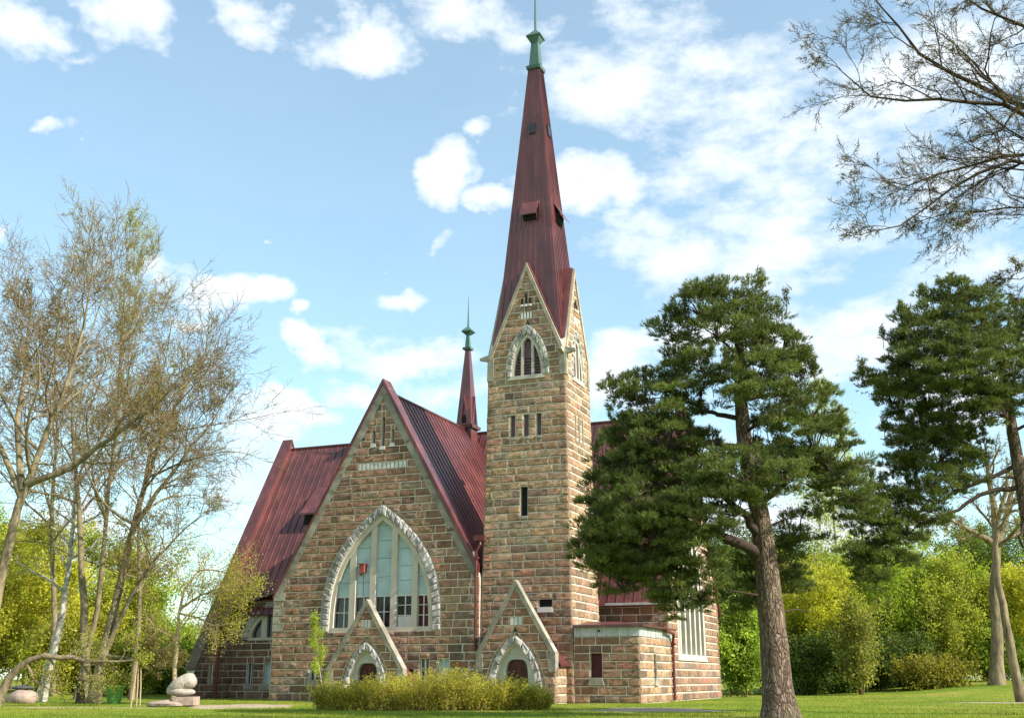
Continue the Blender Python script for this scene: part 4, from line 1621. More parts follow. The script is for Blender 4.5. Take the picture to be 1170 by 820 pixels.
# bent tree arching in at the lower left
Y = 62
T = on_ground([(-4, 815), (8, 775), (24, 758), (46, 748), (80, 752), (112, 756), (150, 754)], Y)
decid('bent_tree', 'bent trunk arching sideways over the pale boulder at the lower left', [(T, .27, .05, .3)],
      T[0], 204, dict(BARE, nch=[7, 6, 5, 3], ratio=[.3, .5, .5, .5]), M['bark'], M['twig'], M['young'], 2, .045, .2, keep=.5)
# leaning birch
Y = 74
T = on_ground([(46, 800), (56, 762), (66, 722), (76, 670), (84, 600), (88, 530)], Y)
decid('birch_tree', 'leaning birch with a dark trunk flecked white beside the pale boulder', [(T, .33, .06, .45)],
      T[0], 205, dict(BARE, nch=[10, 6, 5, 3], ratio=[.35, .5, .5, .5]), M['birch'], M['twig'], M['young'], 2, .05, .2, keep=.5)
# tan trunk beside the sculpture carrying young leaves over the transept
Y = 66
T = on_ground([(198, 800), (201, 750), (204, 700), (212, 670), (228, 650)], Y)
decid('leafy_tree', 'small tree with a tan trunk and young leaves hanging before the left church wall', [
    (T, .16, .05, .4), (px([(206, 695), (228, 680), (250, 672), (272, 680)], Y, -1), .08, .03, .2), (px([(204, 700), (225, 705), (245, 715), (262, 712)], Y, -1), .07, .03, .2),
    (px([(226, 652), (240, 650), (262, 655), (284, 668)], Y, -1), .06, .02, .2)],
    T[0], 206, dict(BARE, nch=[9, 7, 5, 3], ratio=[.5, .55, .5, .5], rmin=.008, levels=3), M['wood'], M['twig'], M['young'], 2, .05, .28, ((.8, .75, .9), (1.2, 1.1, 1.2)), keep=.55)
# tree outside the frame at the right whose bare branches reach in at the top
TB = np.array([19.5, 31.0, 0])
Yb = 31
decid('bare_tree', 'bare dark branches of a tall tree reaching in at the upper right', [
    ([TB - [0, 0, .1], TB + [.2, 0, 5], TB + [0, .2, 10], TB + [-.3, 0, 16], TB + [0, 0, 22]], .42, .1, .6),
    ([TB + [-.2, .1, 13.5]] + px([(1240, 190), (1165, 122), (1120, 118), (1060, 114), (1000, 112), (962, 82)], Yb, -1.5), .15, .015, .25),
    ([TB + [-.2, .1, 15]] + px([(1230, 140), (1150, 115), (1100, 88), (1050, 60), (1020, 25), (985, -20)], Yb, 1.0), .15, .015, .25),
    ([TB + [-.1, .1, 12.2]] + px([(1240, 215), (1170, 172), (1120, 186), (1080, 195), (1040, 212), (1000, 205)], Yb, .8), .12, .012, .25),
    ([TB + [-.1, .1, 12.0]] + px([(1240, 225), (1170, 178), (1110, 202), (1070, 225), (1040, 255), (990, 266)], Yb, -1), .11, .012, .25),
    ([TB + [-.1, .1, 11.0]] + px([(1240, 260), (1170, 232), (1130, 243), (1100, 240), (1060, 250)], Yb, 1.5), .08, .012, .25),
    ([TB + [-.1, .1, 17]] + px([(1240, 80), (1170, 30), (1120, 10), (1080, -20)], Yb, .5), .12, .02, .2),
    ([TB + [-.1, .1, 9.5]] + px([(1240, 330), (1190, 305), (1160, 322), (1150, 318)], Yb, 1.0), .05, .012, .3)],
    TB, 207, dict(BARE, nch=[13, 7, 6, 4], ratio=[.26, .5, .5, .5], rmin=.0055, wob=.17, ang=(25, 58), up=.0, pull=(-.03, 0, 0)), M['darktwig'], M['darktwig'], M['bud'], 1, .02, .05, keep=.35)
# bare tree at right behind the second pine
Y = 98
T = on_ground([(1141, 797), (1139, 740), (1137, 680), (1138, 620), (1134, 575), (1128, 530)], Y)
decid('bare_tree', 'thick pale bare trunk on the grassy bank at the right', [
    (T, .60, .2, .55), (px([(1138, 622), (1120, 612), (1098, 600), (1080, 592)], Y, -2), .35, .08, .3), (px([(1138, 625), (1150, 590), (1158, 550), (1160, 515)], Y, 1), .35, .1, .3)],
    T[0], 208, dict(BARE, nch=[7, 6, 5, 3], ratio=[.34, .5, .5, .5], rmin=.018), M['bark'], M['twig'], M['bud'], 1, .05, .2, keep=.3)
Y = 72
T = on_ground([(1169, 812), (1160, 770), (1150, 715), (1140, 660), (1136, 625), (1140, 590), (1150, 560)], Y)
decid('bare_tree', 'thin dark trunk leaning left in front of the thick pale one', [(T, .34, .12, .75)],
      T[0], 209, dict(BARE, nch=[6, 5, 4, 3], ratio=[.25, .5, .5, .5], rmin=.013), M['bark'], M['twig'], M['bud'], 1, .05, .2, keep=.3)


# ---------------------------------------------------------------- pines
def pine(label, base, trunk, r0, r1, pads, seed, limbs=(), dens=1.0, ppm=.034, stubs=6):
    r = np.random.default_rng(seed)
    root = empty('pine_tree', base)
    tag(root, label, 'tree')
    b3 = np.array(base)
    t = MB()
    p = path_pts(np.array(trunk) - b3, 26)
    rads = r0 + (r1 - r0) * np.linspace(0, 1, 26) ** .9
    rads *= 1 + r.normal(0, .02, 26)
    rads[0] *= 1.28
    rads[1] *= 1.08
    t.tube(p, rads, 18)

    def limb(a, b_, rr, sag=.12):
        k = 7
        q = np.array([a + (b_ - a) * s for s in np.linspace(0, 1, k)])
        L_ = np.linalg.norm(b_ - a)
        q[1:-1] += r.normal(0, .05 * L_ / 3, (k - 2, 3))
        q[:, 2] += np.sin(np.linspace(0, math.pi, k)) * L_ * sag
        t.tube(q, np.linspace(rr, max(rr * .3, .02), k), 7, 1)
        return q
    joints = [(p[k_], rads[k_]) for k_ in range(9, 26)]
    for (pts, rr) in limbs:
        q = path_pts(np.array(pts) - b3, 10)
        q[1:-1] += r.normal(0, .07, (8, 3))
        joints += [(q[k_], rr * (1 - .06 * k_) * .8) for k_ in range(2, 10)]
        t.tube(q, np.linspace(rr, rr * .4, 10), 8, 1)
    tuft_p, tuft_d, tuft_t = [], [], []
    for (c_, rx, ry, rz) in pads:
        c_ = np.array(c_) - b3
        aim = c_ - np.array([0, 0, rz * .5])
        best = min(joints, key=lambda jt: np.linalg.norm(jt[0] - aim) + 1.2 * max(0, jt[0][2] - aim[2]))
        q = limb(best[0], c_ - np.array([0, 0, rz * .4]), min(best[1] * .5, .085), r.uniform(-.05, .12))
        joints += [(q[k_], .05) for k_ in (3, 5)]
        for k in range(3 if c_[2] > p[-1][2] * .45 else 1):      # upright candle shoots on the outline
            b0_ = c_ + np.array([r.uniform(-.9, .9) * rx, r.uniform(-.6, .6) * ry, rz * r.uniform(.45, .75)])
            ks = np.linspace(0, r.uniform(.25, .6), 7)
            w_ = np.array([r.normal(0, .18), r.normal(0, .18), 1])
            cp = np.repeat(b0_ + ks[:, None] * w_, 5, 0) + r.normal(0, .07, (35, 3))
            tuft_p.append(cp)
            dv = np.array([0, 0, .8]) + r.normal(0, .5, (35, 3))
            tuft_d.append(dv / np.linalg.norm(dv, axis=1)[:, None])
            tuft_t.append(np.full(35, r.uniform(.7, 1.2)))
            t.tube([b0_ - [0, 0, .5], b0_ + ks[-1] * w_], [.02, .008], 4, 1, cap=False)
        vol = rx * rz
        nc = int(17 * vol / 1.4) + 7
        for k in range(nc):      # clumps of tufts
            v = r.normal(0, 1, 3)
            v /= np.linalg.norm(v)
            v *= r.uniform(.45, 1.08)
            cc = c_ + v * np.array([rx, ry, rz])
            if k % 2 == 0:
                t.tube([c_ - [0, 0, rz * .4], (c_ + cc) / 2 + r.normal(0, .08, 3), cc], [.035, .022, .01], 4, 1, cap=False)
            nt = int(r.uniform(30, 50) * dens)
            w = r.normal(0, 1, (nt, 3))
            w /= np.linalg.norm(w, axis=1)[:, None]
            w[:, 2] = np.abs(w[:, 2]) * .9 - .15
            cr = r.uniform(.34, .62)
            pos = cc + w * np.array([cr, cr, cr * .62]) * r.uniform(.5, 1, (nt, 1))
            tuft_p.append(pos)
            tuft_t.append(np.full(nt, r.uniform(.7, 1.35)))
            dd = w + np.array([0, 0, .55]) + v * .4
            tuft_d.append(dd / np.linalg.norm(dd, axis=1)[:, None])
    for k in range(stubs):       # dead stubs
        i = r.integers(6, 18)
        d = r.normal(0, 1, 3)
        d[2] = abs(d[2]) * .3
        d /= np.linalg.norm(d)
        t.tube([p[i], p[i] + d * r.uniform(.7, 1.6), p[i] + d * 2 + r.normal(0, .25, 3)], [.05, .03, .012], 5, 1, cap=False)
    t.build('trunk', [M['pinebark'], M['pinelimb']], root, smooth=True)
    P_, D_ = np.vstack(tuft_p), np.vstack(tuft_d)
    nn_ = 11
    n = len(P_)
    P2, D2 = np.repeat(P_, nn_, 0), np.repeat(D_, nn_, 0)
    d = D2 + r.normal(0, .5, (n * nn_, 3))
    d /= np.linalg.norm(d, axis=1)[:, None]
    s = np.cross(d, r.normal(0, 1, d.shape))
    s /= np.linalg.norm(s, axis=1)[:, None]
    ln = r.uniform(.11, .21, (n * nn_, 1))
    st = P2 + D2 * r.uniform(-.1, .06, (n * nn_, 1))
    v = np.stack([st - s * .012, st + s * .012, st + d * ln], 1).reshape(-1, 3)
    tn = np.repeat(r.uniform(.8, 1.2, (n, 1)) * np.concatenate(tuft_t)[:, None], nn_, 0) * np.array([1, 1, 1])
    tn = tn * (np.array([1, 1, 1]) + np.repeat(r.normal(0, .07, (n, 1)), nn_, 0) * np.array([1, 0, -.5]))
    c = MB()
    c.add(v, np.arange(len(v)).reshape(-1, 3), 0, tn)
    c.build('crown', M['needle'], root)
    print('pine', len(v) // 3)
    return root


def pad(x, y, rx, ry, Y, dY=0, k=None):
    c = at(x, y, Y + dY)
    m = (Y + dY) / math.cos(PITCH) / FPX * 1.02
    return (c, rx * m * 1.04, rx * m, ry * m * 1.75)


Y = 43.5
T = on_ground([(891, 818), (888, 780), (884, 730), (879, 680), (874, 630), (868, 585), (857, 540), (850, 500), (846, 450), (845, 400), (842, 355)], Y)
pads = [pad(*q[:4], Y, q[4]) for q in [
    (838, 345, 40, 16, 0), (800, 352, 32, 15, -.6), (862, 368, 36, 18, .5), (775, 378, 28, 13, .4), (820, 375, 44, 17, -1), (893, 395, 30, 15, -.5), (866, 395, 30, 14, -1.2), (905, 415, 22, 10, .4),
    (770, 428, 46, 17, .6), (806, 420, 36, 14, -1.2), (725, 448, 30, 13, .2), (748, 466, 42, 16, -1), (862, 432, 44, 17, -1.5), (900, 438, 38, 16, .3), (845, 448, 30, 12, -2), (890, 465, 44, 16, -1.6), (925, 470, 34, 16, .5),
    (722, 498, 34, 14, .4), (762, 505, 44, 15, -1.2), (712, 528, 36, 14, -.4), (800, 515, 32, 12, 1.5), (880, 505, 40, 14, 1.2), (930, 505, 42, 18, -.8), (955, 530, 36, 16, .4),
    (850, 540, 52, 16, -2.4), (810, 545, 40, 14, -2), (895, 545, 40, 15, -1.8), (760, 545, 42, 15, -.5), (705, 560, 38, 15, .5), (735, 575, 46, 16, -1.6), (690, 590, 34, 13, -.3), (785, 578, 46, 16, -2.2), (965, 565, 34, 15, -.6), (985, 585, 24, 12, .3), (935, 550, 34, 15, 1),
    (700, 612, 40, 14, -.8), (748, 608, 46, 16, -1.8), (800, 600, 38, 15, -2.2), (840, 580, 36, 13, -2.4), (672, 625, 24, 10, 0), (690, 640, 30, 11, -.6), (740, 640, 40, 14, -1), (790, 632, 36, 14, -1),
    (710, 664, 26, 11, -.5), (765, 665, 34, 13, -.6), (800, 676, 24, 13, -.4), (775, 690, 20, 9, -.4), (735, 500, 40, 16, 1.2), (745, 530, 42, 16, 1.4), (735, 640, 44, 16, .6), (760, 600, 44, 16, .8), (700, 600, 30, 12, .8), (715, 545, 30, 12, 1), (780, 470, 36, 14, 1.0), (890, 530, 40, 15, 1.0), (860, 655, 24, 14, 1.4), (855, 685, 20, 10, 1.6), (905, 645, 22, 12, 1.2), (915, 605, 28, 12, .8), (905, 670, 16, 8, 1)]]
pine('near pine with a thick flaking trunk and broad crown in front of the church', T[0], T, .63, .15, pads, 301,
     [(px([(876, 640), (850, 625), (815, 608), (780, 604), (735, 612)], Y, -1), .26), (px([(872, 618), (850, 585), (820, 566), (795, 560)], Y, -1.6), .2),
      (px([(866, 580), (900, 545), (935, 525), (960, 545)], Y, -.5), .15), (px([(852, 510), (815, 505), (775, 515), (735, 520)], Y, .5), .14), (px([(848, 480), (815, 470), (770, 455)], Y, .5), .12)])
Y = 47
T = [gpt(1212, 818, Y)] + px([(1208, 780), (1202, 730), (1190, 670), (1178, 610), (1168, 555), (1158, 500), (1150, 450), (1140, 400), (1120, 355)], Y)
pads = [pad(*q[:4], Y, q[4]) for q in [
    (1090, 338, 24, 15, 0), (1068, 352, 24, 16, .5), (1112, 350, 30, 15, -.6), (1045, 375, 18, 14, .2), (1075, 378, 40, 16, -.8), (1125, 375, 40, 17, .6), (1160, 360, 26, 12, 0), (1028, 400, 20, 12, .4), (1060, 405, 40, 17, -1),
    (1110, 405, 46, 17, -1.6), (1155, 395, 40, 16, -1), (1200, 390, 40, 18, 0), (1040, 430, 40, 14, .6), (1005, 440, 24, 10, 0), (1085, 432, 46, 16, -1.6), (1135, 430, 44, 15, -2), (1185, 430, 44, 17, -1), (1060, 455, 44, 15, .8), (1020, 455, 26, 10, -.3),
    (1110, 460, 38, 13, -1.5), (1085, 485, 38, 15, 1), (1055, 490, 34, 14, .6), (1035, 500, 26, 12, .2), (1150, 468, 36, 13, -1.8), (1205, 465, 40, 16, .4), (1070, 520, 40, 15, .4), (1105, 510, 28, 12, 1.4), (1035, 530, 26, 12, 0), (1060, 548, 34, 14, -.5), (1095, 545, 28, 12, .8),
    (1025, 562, 26, 11, .2), (1060, 575, 36, 13, .4), (1010, 590, 26, 11, 0), (1035, 602, 34, 13, .6), (1000, 618, 28, 11, .3), (985, 640, 22, 10, 0), (1015, 640, 26, 10, .5), (1000, 660, 18, 8, .2), (1225, 500, 40, 18, 0), (1240, 430, 40, 20, 0)]]
pine('second pine at the right edge with a dark drooping crown', T[0], T, .5, .12, pads, 302,
     [(px([(1168, 556), (1130, 562), (1095, 580), (1060, 595)], Y, 0), .12), (px([(1162, 530), (1120, 548), (1080, 565), (1040, 590)], Y, .6), .1), (px([(1172, 585), (1165, 610), (1172, 640)], Y, -1), .08)])


# ---------------------------------------------------------------- leafy woods behind
def leafy(name, label, x, Y, htop, width, seed, leaf, tint, size=.11, per=3, nb=16, lv=8, bark=None, group=None, low=.12, twist=0, stems=3):
    """tree at pixel column x and distance Y, its crown top at pixel row htop, its crown width in pixels"""
    r = np.random.default_rng(seed)
    b3 = gpt(x, 800, Y)
    top = at(x + twist, htop, Y)
    H = top[2] - b3[2]
    W = width * Y / FPX / math.cos(PITCH) * .5
    root = empty(name, b3)
    tag(root, label, 'shrub' if name == 'shrub' else 'tree', group)
    tr, cm = MB(), MB()
    sp, tones = [], []
    for q in range(stems):
        Hs = H * (1 if q == 0 else r.uniform(.55, .92))
        off = np.array([0, 0, 0]) if q == 0 else np.array([r.normal(0, W * .42), r.normal(0, W * .3), 0])
        tp = path_pts([(off[0] * .3, off[1] * .3, -.1), off * .7 + [r.normal(0, .2), 0, Hs * .4], off + [r.normal(0, .3), 0, Hs * .75], off * 1.15 + [r.normal(0, .3), 0, Hs * .98]], 9)
        rr = .03 + Hs * .008
        rad = np.linspace(rr, .015, 9)
        tr.tube(tp, rad, 6)
        for k in range(int(nb * (1 if q == 0 else .6))):
            t_ = low + (1 - low) * (k + r.uniform(0, 1)) / int(nb * (1 if q == 0 else .6))
            i = min(int(t_ * 8), 7)
            q0 = tp[i] + (tp[i + 1] - tp[i]) * (t_ * 8 - i)
            prof = max(.12, math.sin(math.pi * min(1, t_ * .82 + .14))) ** .8
            th = r.uniform(0, 2 * math.pi)
            L_ = W * (1 if q == 0 else .7) * prof * r.uniform(.35, 1.15)
            d = np.array([math.cos(th), math.sin(th), r.uniform(.25, 1.25)])
            q1 = q0 + d * L_
            q1[2] = min(q1[2], Hs * 1.03)
            mid = (q0 + q1) / 2 + np.array([0, 0, .12 * L_]) + r.normal(0, .1, 3) * L_ * .3
            tr.tube([q0, mid, q1], [max(rad[i] * .35, .02), .016, .008], 4, cap=False)
            ns = int(7 + 12 * L_ / 3)
            tone = r.uniform(.62, 1.35)
            for j in range(ns):
                s_ = r.uniform(.2, 1.05)
                c_ = q0 * (1 - s_) ** 2 + 2 * mid * s_ * (1 - s_) + q1 * s_ ** 2
                e = c_ + r.normal(0, 1, 3) * np.array([.17, .17, .2]) * max(L_, .8)
                if j % 3 == 0:
                    cm.tube([c_, e], [.012, .006], 3, 1, cap=False)
                sp.append(e)
                tones.append(tone * r.uniform(.8, 1.2))
    tr.build('trunk', bark or M['twig'], root, smooth=True)
    sp, tones = np.array(sp), np.array(tones)
    ok = sp[:, 2] > .2
    sp, tones = sp[ok], tones[ok]
    n_ = len(sp)
    for g in range(4):          # four tones of leaf sprays
        m_ = (np.argsort(np.argsort(tones)) * 4 // n_) == g
        f_ = tones[m_].mean()
        for a_ in range(per):
            leaves(cm, r, sp[m_], lv, size, .2 + .13 * a_, (np.array(tint[0]) * f_, np.array(tint[1]) * f_))
    cm.build('crown', [leaf, M['twig']], root)
    return root


YG = ((1.0, 1.0, .6), (1.5, 1.4, 1.1))
DK = ((.7, .75, .7), (1.3, 1.25, 1.1))
specs = [
    # x, Y, top, width, leaf, tint, label
    (838, 104, 625, 110, 'darkleaf', DK, 'dark green tree close behind the right corner of the church'),
    (852, 92, 700, 80, 'fresh', DK, 'low leafy tree filling the gap between church corner and pine trunk'),
    (905, 112, 636, 130, 'young', YG, 'bright yellow-green tree just right of the near pine trunk'),
    (968, 120, 432, 100, 'young', ((.8, .9, .9), (1.2, 1.25, 1.4)), 'tall pale green birch showing above the woods beside the near pine'),
    (950, 104, 659, 120, 'young', YG, 'broad yellow tree between the two pines, left of the middle of the wood'),
    (985, 96, 690, 60, 'young', ((.5, .52, .7), (.8, .78, 1.0)), 'thin brownish young tree standing forward of the wood edge'),
    (1010, 112, 625, 130, 'fresh', YG, 'fresh green rounded tree in the middle of the wood between the pines'),
    (1050, 118, 610, 130, 'fresh', ((.9, .9, .7), (1.3, 1.1, 1.0)), 'green tree right of the middle of the wood, left of the pale trunk'),
    (1090, 112, 641, 120, 'young', ((.65, .75, .7), (1.05, 1.05, 1.0)), 'olive green tree behind the end of the grassy bank'),
    (1125, 122, 610, 130, 'darkleaf', ((1.1, 1.1, .8), (2.0, 1.7, 1.1)), 'dark olive tree behind the thick pale bare trunk'),
    (1170, 112, 656, 120, 'young', YG, 'yellow-green tree at the right edge of the wood'),
    (1200, 120, 599, 130, 'fresh', DK, 'green tree at the far right of the wood, cut by the edge'),
    (925, 100, 735, 70, 'darkleaf', DK, 'dark bush under the wood edge just right of the near pine'),
    (965, 102, 740, 70, 'darkleaf', DK, 'dark bush under the wood edge below the broad yellow tree'),
    (1005, 104, 738, 75, 'darkleaf', DK, 'dark bush under the wood edge below the fresh green tree'),
    (1045, 108, 735, 75, 'darkleaf', DK, 'dark bush at the foot of the grassy bank, rightmost of the dark ones'),
    (1072, 100, 766, 90, 'shrub', ((.5, .5, .5), (.8, .75, .7)), 'low straw-green shrub growing on the grassy bank'),
    (880, 128, 615, 170, 'darkleaf', DK, 'dark tree at the back of the wood behind the near pine trunk'),
    (935, 132, 633, 160, 'darkleaf', ((1.0, 1.0, .8), (1.8, 1.6, 1.1)), 'dark tree at the back of the wood behind the bright yellow-green one'),
    (1000, 130, 654, 170, 'darkleaf', ((1.0, 1.0, .8), (1.8, 1.6, 1.1)), 'dark tree at the back of the wood behind the fresh green rounded one'),
    (1065, 134, 652, 170, 'darkleaf', DK, 'dark tree at the back of the wood left of the thick pale trunk'),
    (1140, 132, 626, 170, 'darkleaf', DK, 'dark tree at the back of the wood near the right edge'),
    (895, 108, 722, 90, 'darkleaf', DK, 'dark bush directly behind the near pine trunk'),
    (945, 114, 715, 110, 'darkleaf', DK, 'tall dark bush deeper in the wood beside the near pine'),
    (1020, 116, 712, 110, 'darkleaf', DK, 'tall dark bush deeper in the wood midway between the pines'),
    (1090, 118, 720, 110, 'darkleaf', DK, 'tall dark bush deeper in the wood behind the bank'),
    (1135, 112, 730, 90, 'fresh', DK, 'green bush between the thick pale trunk and the thin dark one'),
    (10, 122, 607, 160, 'young', ((.6, .7, .5), (.9, .95, .7)), 'olive tree at the back of the left wood behind the pale boulder'),
    (100, 124, 616, 160, 'young', ((.6, .7, .5), (.9, .95, .7)), 'olive tree at the back of the left wood behind the two-stemmed tree'),
    (180, 100, 745, 70, 'fresh', ((.7, .8, .7), (1.1, 1.1, .9)), 'small green bush left of the stone sculpture'),
    # left side
    (-10, 96, 617, 130, 'young', YG, 'yellow-green tree behind the bent trunk at the left edge'),
    (30, 104, 603, 130, 'young', ((.8, .8, .6), (1.15, 1.05, .9)), 'ochre-green tree behind the leaning birch'),
    (75, 98, 649, 110, 'young', YG, 'yellow tree seen between birch and two-stemmed tree'),
    (125, 106, 634, 120, 'young', ((.75, .85, .7), (1.1, 1.1, .9)), 'olive-yellow tree directly behind the green bin'),
    (165, 112, 674, 90, 'fresh', YG, 'green tree behind the wooden stakes'),
    (205, 118, 720, 60, 'fresh', DK, 'small green tree behind the stone sculpture'),
    (55, 90, 730, 90, 'young', ((.7, .75, .6), (1.1, 1.0, .9)), 'low yellowish bush behind the pale boulder'),
    (140, 92, 740, 80, 'young', ((.6, .65, .6), (1.0, .95, .8)), 'low olive bush behind the stakes and bin'),
    (-60, 104, 587, 130, 'fresh', YG, 'green tree beyond the left edge of the lawn'),
]
for i, (x, Yd, top, w, lf, tn, lab) in enumerate(specs):
    nm = 'shrub' if top > 725 else ('birch_tree' if top < 500 else 'leafy_tree')
    leafy(nm, lab, x, Yd, top, w, 400 + i, M[lf], tn, size=.125 if top > 500 else .11, per=3, lv=(4 if x == 985 else 10) if top > 500 else 8, nb=26 if top > 500 else 36, stems=3 if top > 500 else 1,
          bark=M['birch'] if top < 500 else M['twig'], low=.05 if top > 725 else .14 if top > 500 else .3, group='trees of the wood behind the lawn')

# ---------------------------------------------------------------- the spreading bush before the portals
r = np.random.default_rng(55)
bx, by = -3.7, 54.5
bush = empty('bush', (bx, by, 0))
tag(bush, 'long low yellow-green bush spreading in front of the two church doors', 'bush')
st_, sp = MB(), []
HB = 5.5
for k in range(1100):
    s = r.uniform(-1, 1)
    t_ = r.uniform(-1, 1)
    ph = math.sqrt(max(0, 1 - abs(s) ** 2.4))
    p0 = np.array([s * HB * .96, t_ * 1.1 * ph, -.05])
    hgt = (1.55 + .16 * math.sin(s * 5 + 1) + .14 * math.sin(s * 11)) * (.42 + .58 * ph) * r.uniform(.6, 1.13)
    lean = np.array([s * .25 + r.normal(0, .22), t_ * .35 + r.normal(0, .2), 1]) * hgt
    pts = np.array([p0, p0 + lean * [.3, .3, .5], p0 + lean])
    st_.tube(pts, [.012, .009, .004], 3, cap=False)
    for j in range(13):
        q = r.uniform(.12, 1.04)
        sp.append(p0 + lean * [q * q, q * q, q] + r.normal(0, .06, 3))
st_.build('stems', M['twig'], bush)
mb = MB()
leaves(mb, r, np.array(sp), 6, .042, .09, ((.8, .78, .7), (1.3, 1.25, 1.3)))
mb.build('foliage', M['shrub'], bush)

# ---------------------------------------------------------------- small things on the lawn
Y = 66.5
T = on_ground([(372, 806), (368, 785), (364, 755), (361, 730), (359, 712)], Y)
decid('sapling', 'slender sapling with a white stem and fresh leaves before the left facade', [(T, .035, .01, .25)],
      T[0], 501, dict(BARE, nch=[14, 5, 3], levels=2, ratio=[.2, .5, .5], rmin=.004, ang=(20, 45), up=.12, split=0), M['birch'], M['twig'], M['young'], 6, .045, .1, ((.8, 1.0, .8), (1.1, 1.25, 1.0)))

p = gpt(365, 808, 60)
bxo = empty('planter_box', p)
tag(bxo, 'small white box on the grass at the left end of the long bush', 'box')
mb = MB()
mb.frustum((0, 0), .17, .15, .05, .2, .18, .40)
mb.build('box_body', M['white'], bxo)
mb = MB()
mb.box((-.24, -.22, .402), (.24, .22, .47))
mb.build('rim', M['white'], bxo)
mb = MB()
for sx in (-1, 1):
    mb.box((sx * .14 - .03, -.14, 0), (sx * .14 + .03, .14, .05))
mb.build('foot', M['coping'], bxo)


def boulder(mb, c, sx, sy, sz, seed, mat=0, nu=20, nv=12, amp=.08, rot=0, tilt=0, flat=0):
    r = np.random.default_rng(seed)
    th = np.linspace(0, 2 * math.pi, nu, endpoint=False)
    ph = np.linspace(-math.pi / 2, math.pi / 2, nv)
    A, B = np.meshgrid(th, ph)
    f1, f2 = r.uniform(0, 6, 2)
    w = 1 + amp * np.sin(2 * A + f1) * np.cos(B) + amp * .6 * np.sin(3 * A + f2 + 2 * B) + r.normal(0, amp * .12, A.shape) * np.cos(B)
    x, y, z = sx * w * np.cos(B) * np.cos(A), sy * w * np.cos(B) * np.sin(A), sz * w * np.sin(B)
    ca, sa = math.cos(tilt), math.sin(tilt)
    x, z = x * ca - z * sa, x * sa + z * ca
    ca, sa = math.cos(rot), math.sin(rot)
    v = np.stack([c[0] + x * ca - y * sa, c[1] + x * sa + y * ca, c[2] + z], -1).reshape(-1, 3)
    i = np.arange(nv - 1)[:, None] * nu + np.arange(nu)[None]
    j = np.arange(nv - 1)[:, None] * nu + (np.arange(nu)[None] + 1) % nu
    mb.add(v, np.stack([i, j, j + nu, i + nu], -1).reshape(-1, 4), mat)


p = gpt(204, 805, 61)
sculp = empty('stone_sculpture', p)
tag(sculp, 'pale sculpture of smooth rounded stones stacked on a pinkish slab', 'sculpture')
mb = MB()
boulder(mb, (.12, 0, 1.0), .92, .62, .28, 601, amp=.05)
mb.build('lower_stone', M['boulder'], sculp, smooth=True)
mb = MB()
boulder(mb, (.05, 0, 1.52), 1.0, .6, .46, 602, amp=.05, tilt=R(32))
boulder(mb, (.5, 0, 1.68), .56, .55, .5, 603, amp=.04)
mb.build('upper_stone', M['boulder'], sculp, smooth=True)
mb = MB()
boulder(mb, (-.4, -.1, .24), 1.5, .95, .30, 605, nu=26, nv=8, amp=.1)
mb.box((-.2, -.8, .2), (1.15, .8, .72))
mb.build('base_slab', M['slab'], sculp)
sculp.scale = (.8, .8, .8)

p = gpt(25, 803, 68)
bo = empty('boulder', p)
tag(bo, 'pale pinkish boulder with a dark slab on top at the lower left', 'boulder')
mb = MB()
boulder(mb, (0, 0, .35), 1.0, .7, .52, 611, amp=.1)
mb.build('rock', M['slab'], bo, smooth=True)
mb = MB()
boulder(mb, (-.05, 0, .95), .62, .45, .13, 612, amp=.06)
mb.build('top_slab', M['darkstone'], bo, smooth=True)

p = gpt(130, 803, 68)
bn = empty('green_bin', p)
tag(bn, 'green plastic bin with a wide rim standing under the bare trees', 'bin')
mb = MB()
mb.tube([(0, 0, .02), (0, 0, .35), (0, 0, 1.0)], [.34, .42, .52], 18)
mb.build('bin_body', M['green_plastic'], bn, smooth=False)
mb = MB()
mb.tube([(0, 0, 1.0), (0, 0, 1.03), (0, 0, 1.1), (0, 0, 1.13)], [.56, .62, .62, .56], 18)
mb.build('rim', M['green_plastic'], bn)

p = gpt(91, 803, 69)
tb = MB()
tb.tube([(0, 0, -.05), (.02, 0, .5), (-.05, 0, 1.1), (-.12, 0, 1.5)], [.30, .25, .22, .2], 10)
tb.tube([(-.08, 0, 1.2), (-.3, -.05, 1.55)], [.1, .06], 7)
o = tb.build('tree_stump', M['darktwig'])
o.location = p
tag(o, 'dark broken tree stump at the foot of the two-stemmed tree', 'stump')

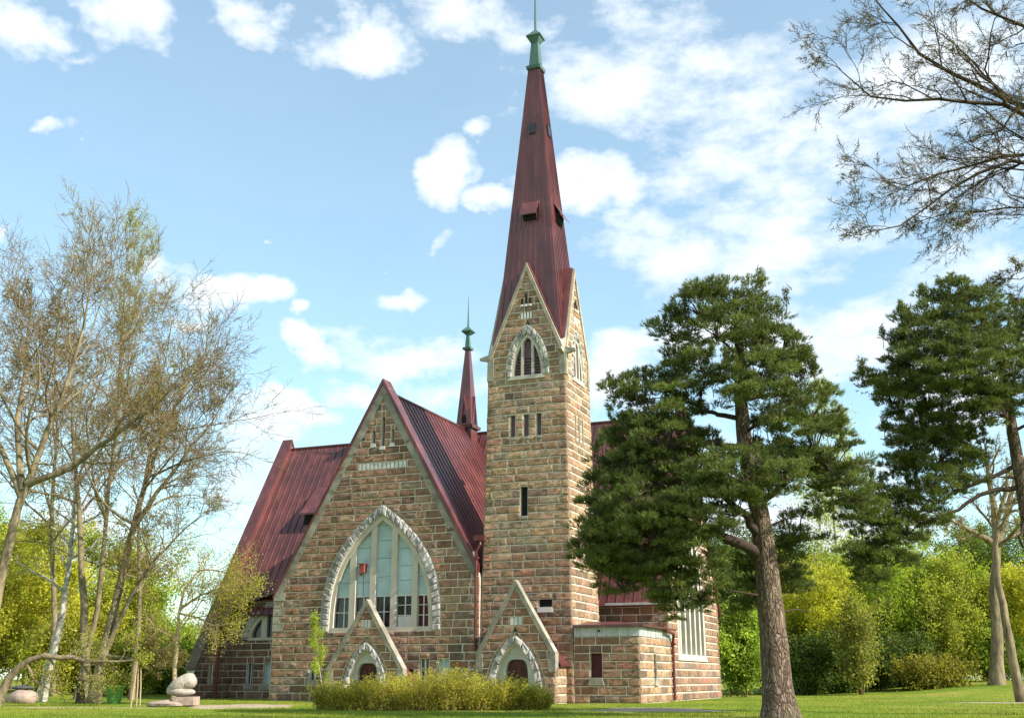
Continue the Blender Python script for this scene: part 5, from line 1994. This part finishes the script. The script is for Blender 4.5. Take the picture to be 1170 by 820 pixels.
for i, (x0, y0, x1, y1, Yd, lab) in enumerate(((149, 812, 157, 756, 57, 'tall thin pale stake leaning right beside the green bin'), (156, 806, 158, 758, 62, 'upright tan stake, the left of the close pair'), (160, 806, 161, 762, 62.5, 'upright tan stake, the right of the close pair'))):
    b3 = gpt(x0, 805, Yd)
    e = at(x1, y1, Yd) - b3
    mb = MB()
    mb.tube([(0, 0, -.1), tuple(e * .5 + [.02, 0, 0]), tuple(e)], [.045, .04, .03], 6)
    o = mb.build('stake', M['wood'])
    o.location = b3
    tag(o, lab, 'stake', 'wooden stakes near the green bin')

# ---------------------------------------------------------------- grass blades where the lawn shows
r = np.random.default_rng(77)
n = 150000
Yg = 38 + 75 * r.uniform(0, 1, n) ** 1.4
Xg = Yg * r.uniform(-.52, .52, n)
ok = np.ones(n, bool)
for (cx, cy, rx, ry, rz) in PATHS:
    dx, dy = Xg - cx, Yg - cy
    a = (dx * math.cos(rz) + dy * math.sin(rz)) / rx
    b_ = (-dx * math.sin(rz) + dy * math.cos(rz)) / ry
    ok &= (a * a + b_ * b_ > 1.05) | (r.uniform(0, 1, n) < .05)
lu = (Xg - OX) * math.cos(YAW) - (Yg - OY) * math.sin(YAW)
lv = (Xg - OX) * math.sin(YAW) + (Yg - OY) * math.cos(YAW)
ok &= ~((lu > -32) & (lu < 4.2) & (lv > -.1) & (lv < 24)) & ~((lu > -16.2) & (lu < -.4) & (lv > -2.2) & (lv < 0))
Xg, Yg = Xg[ok], Yg[ok]
n = len(Xg)
Zg = gz(Xg, Yg)
patch = .5 + .5 * np.sin(Xg * .45 + 1.7 * np.sin(Yg * .3)) * np.sin(Yg * .5)
hg = r.uniform(.04, .10, n) * (.6 + .8 * patch)
th = r.uniform(0, math.pi, n)
wd = .012
b0 = np.stack([Xg - wd * np.cos(th), Yg - wd * np.sin(th), Zg - .01], -1)
b1 = np.stack([Xg + wd * np.cos(th), Yg + wd * np.sin(th), Zg - .01], -1)
b2 = np.stack([Xg + r.normal(0, .03, n), Yg + r.normal(0, .03, n), Zg + hg], -1)
mb = MB()
tn = r.uniform(.7, 1.3, (n, 1)) * (np.array([.85, 1.0, .8]) + patch[:, None] * np.array([.5, .15, .2]))
mb.add(np.stack([b0, b1, b2], 1).reshape(-1, 3), np.arange(n * 3).reshape(-1, 3), 0, tn)
tag(mb.build('grass', M['blade']), 'short spring grass covering the lawn before the church', None, None, 'stuff')
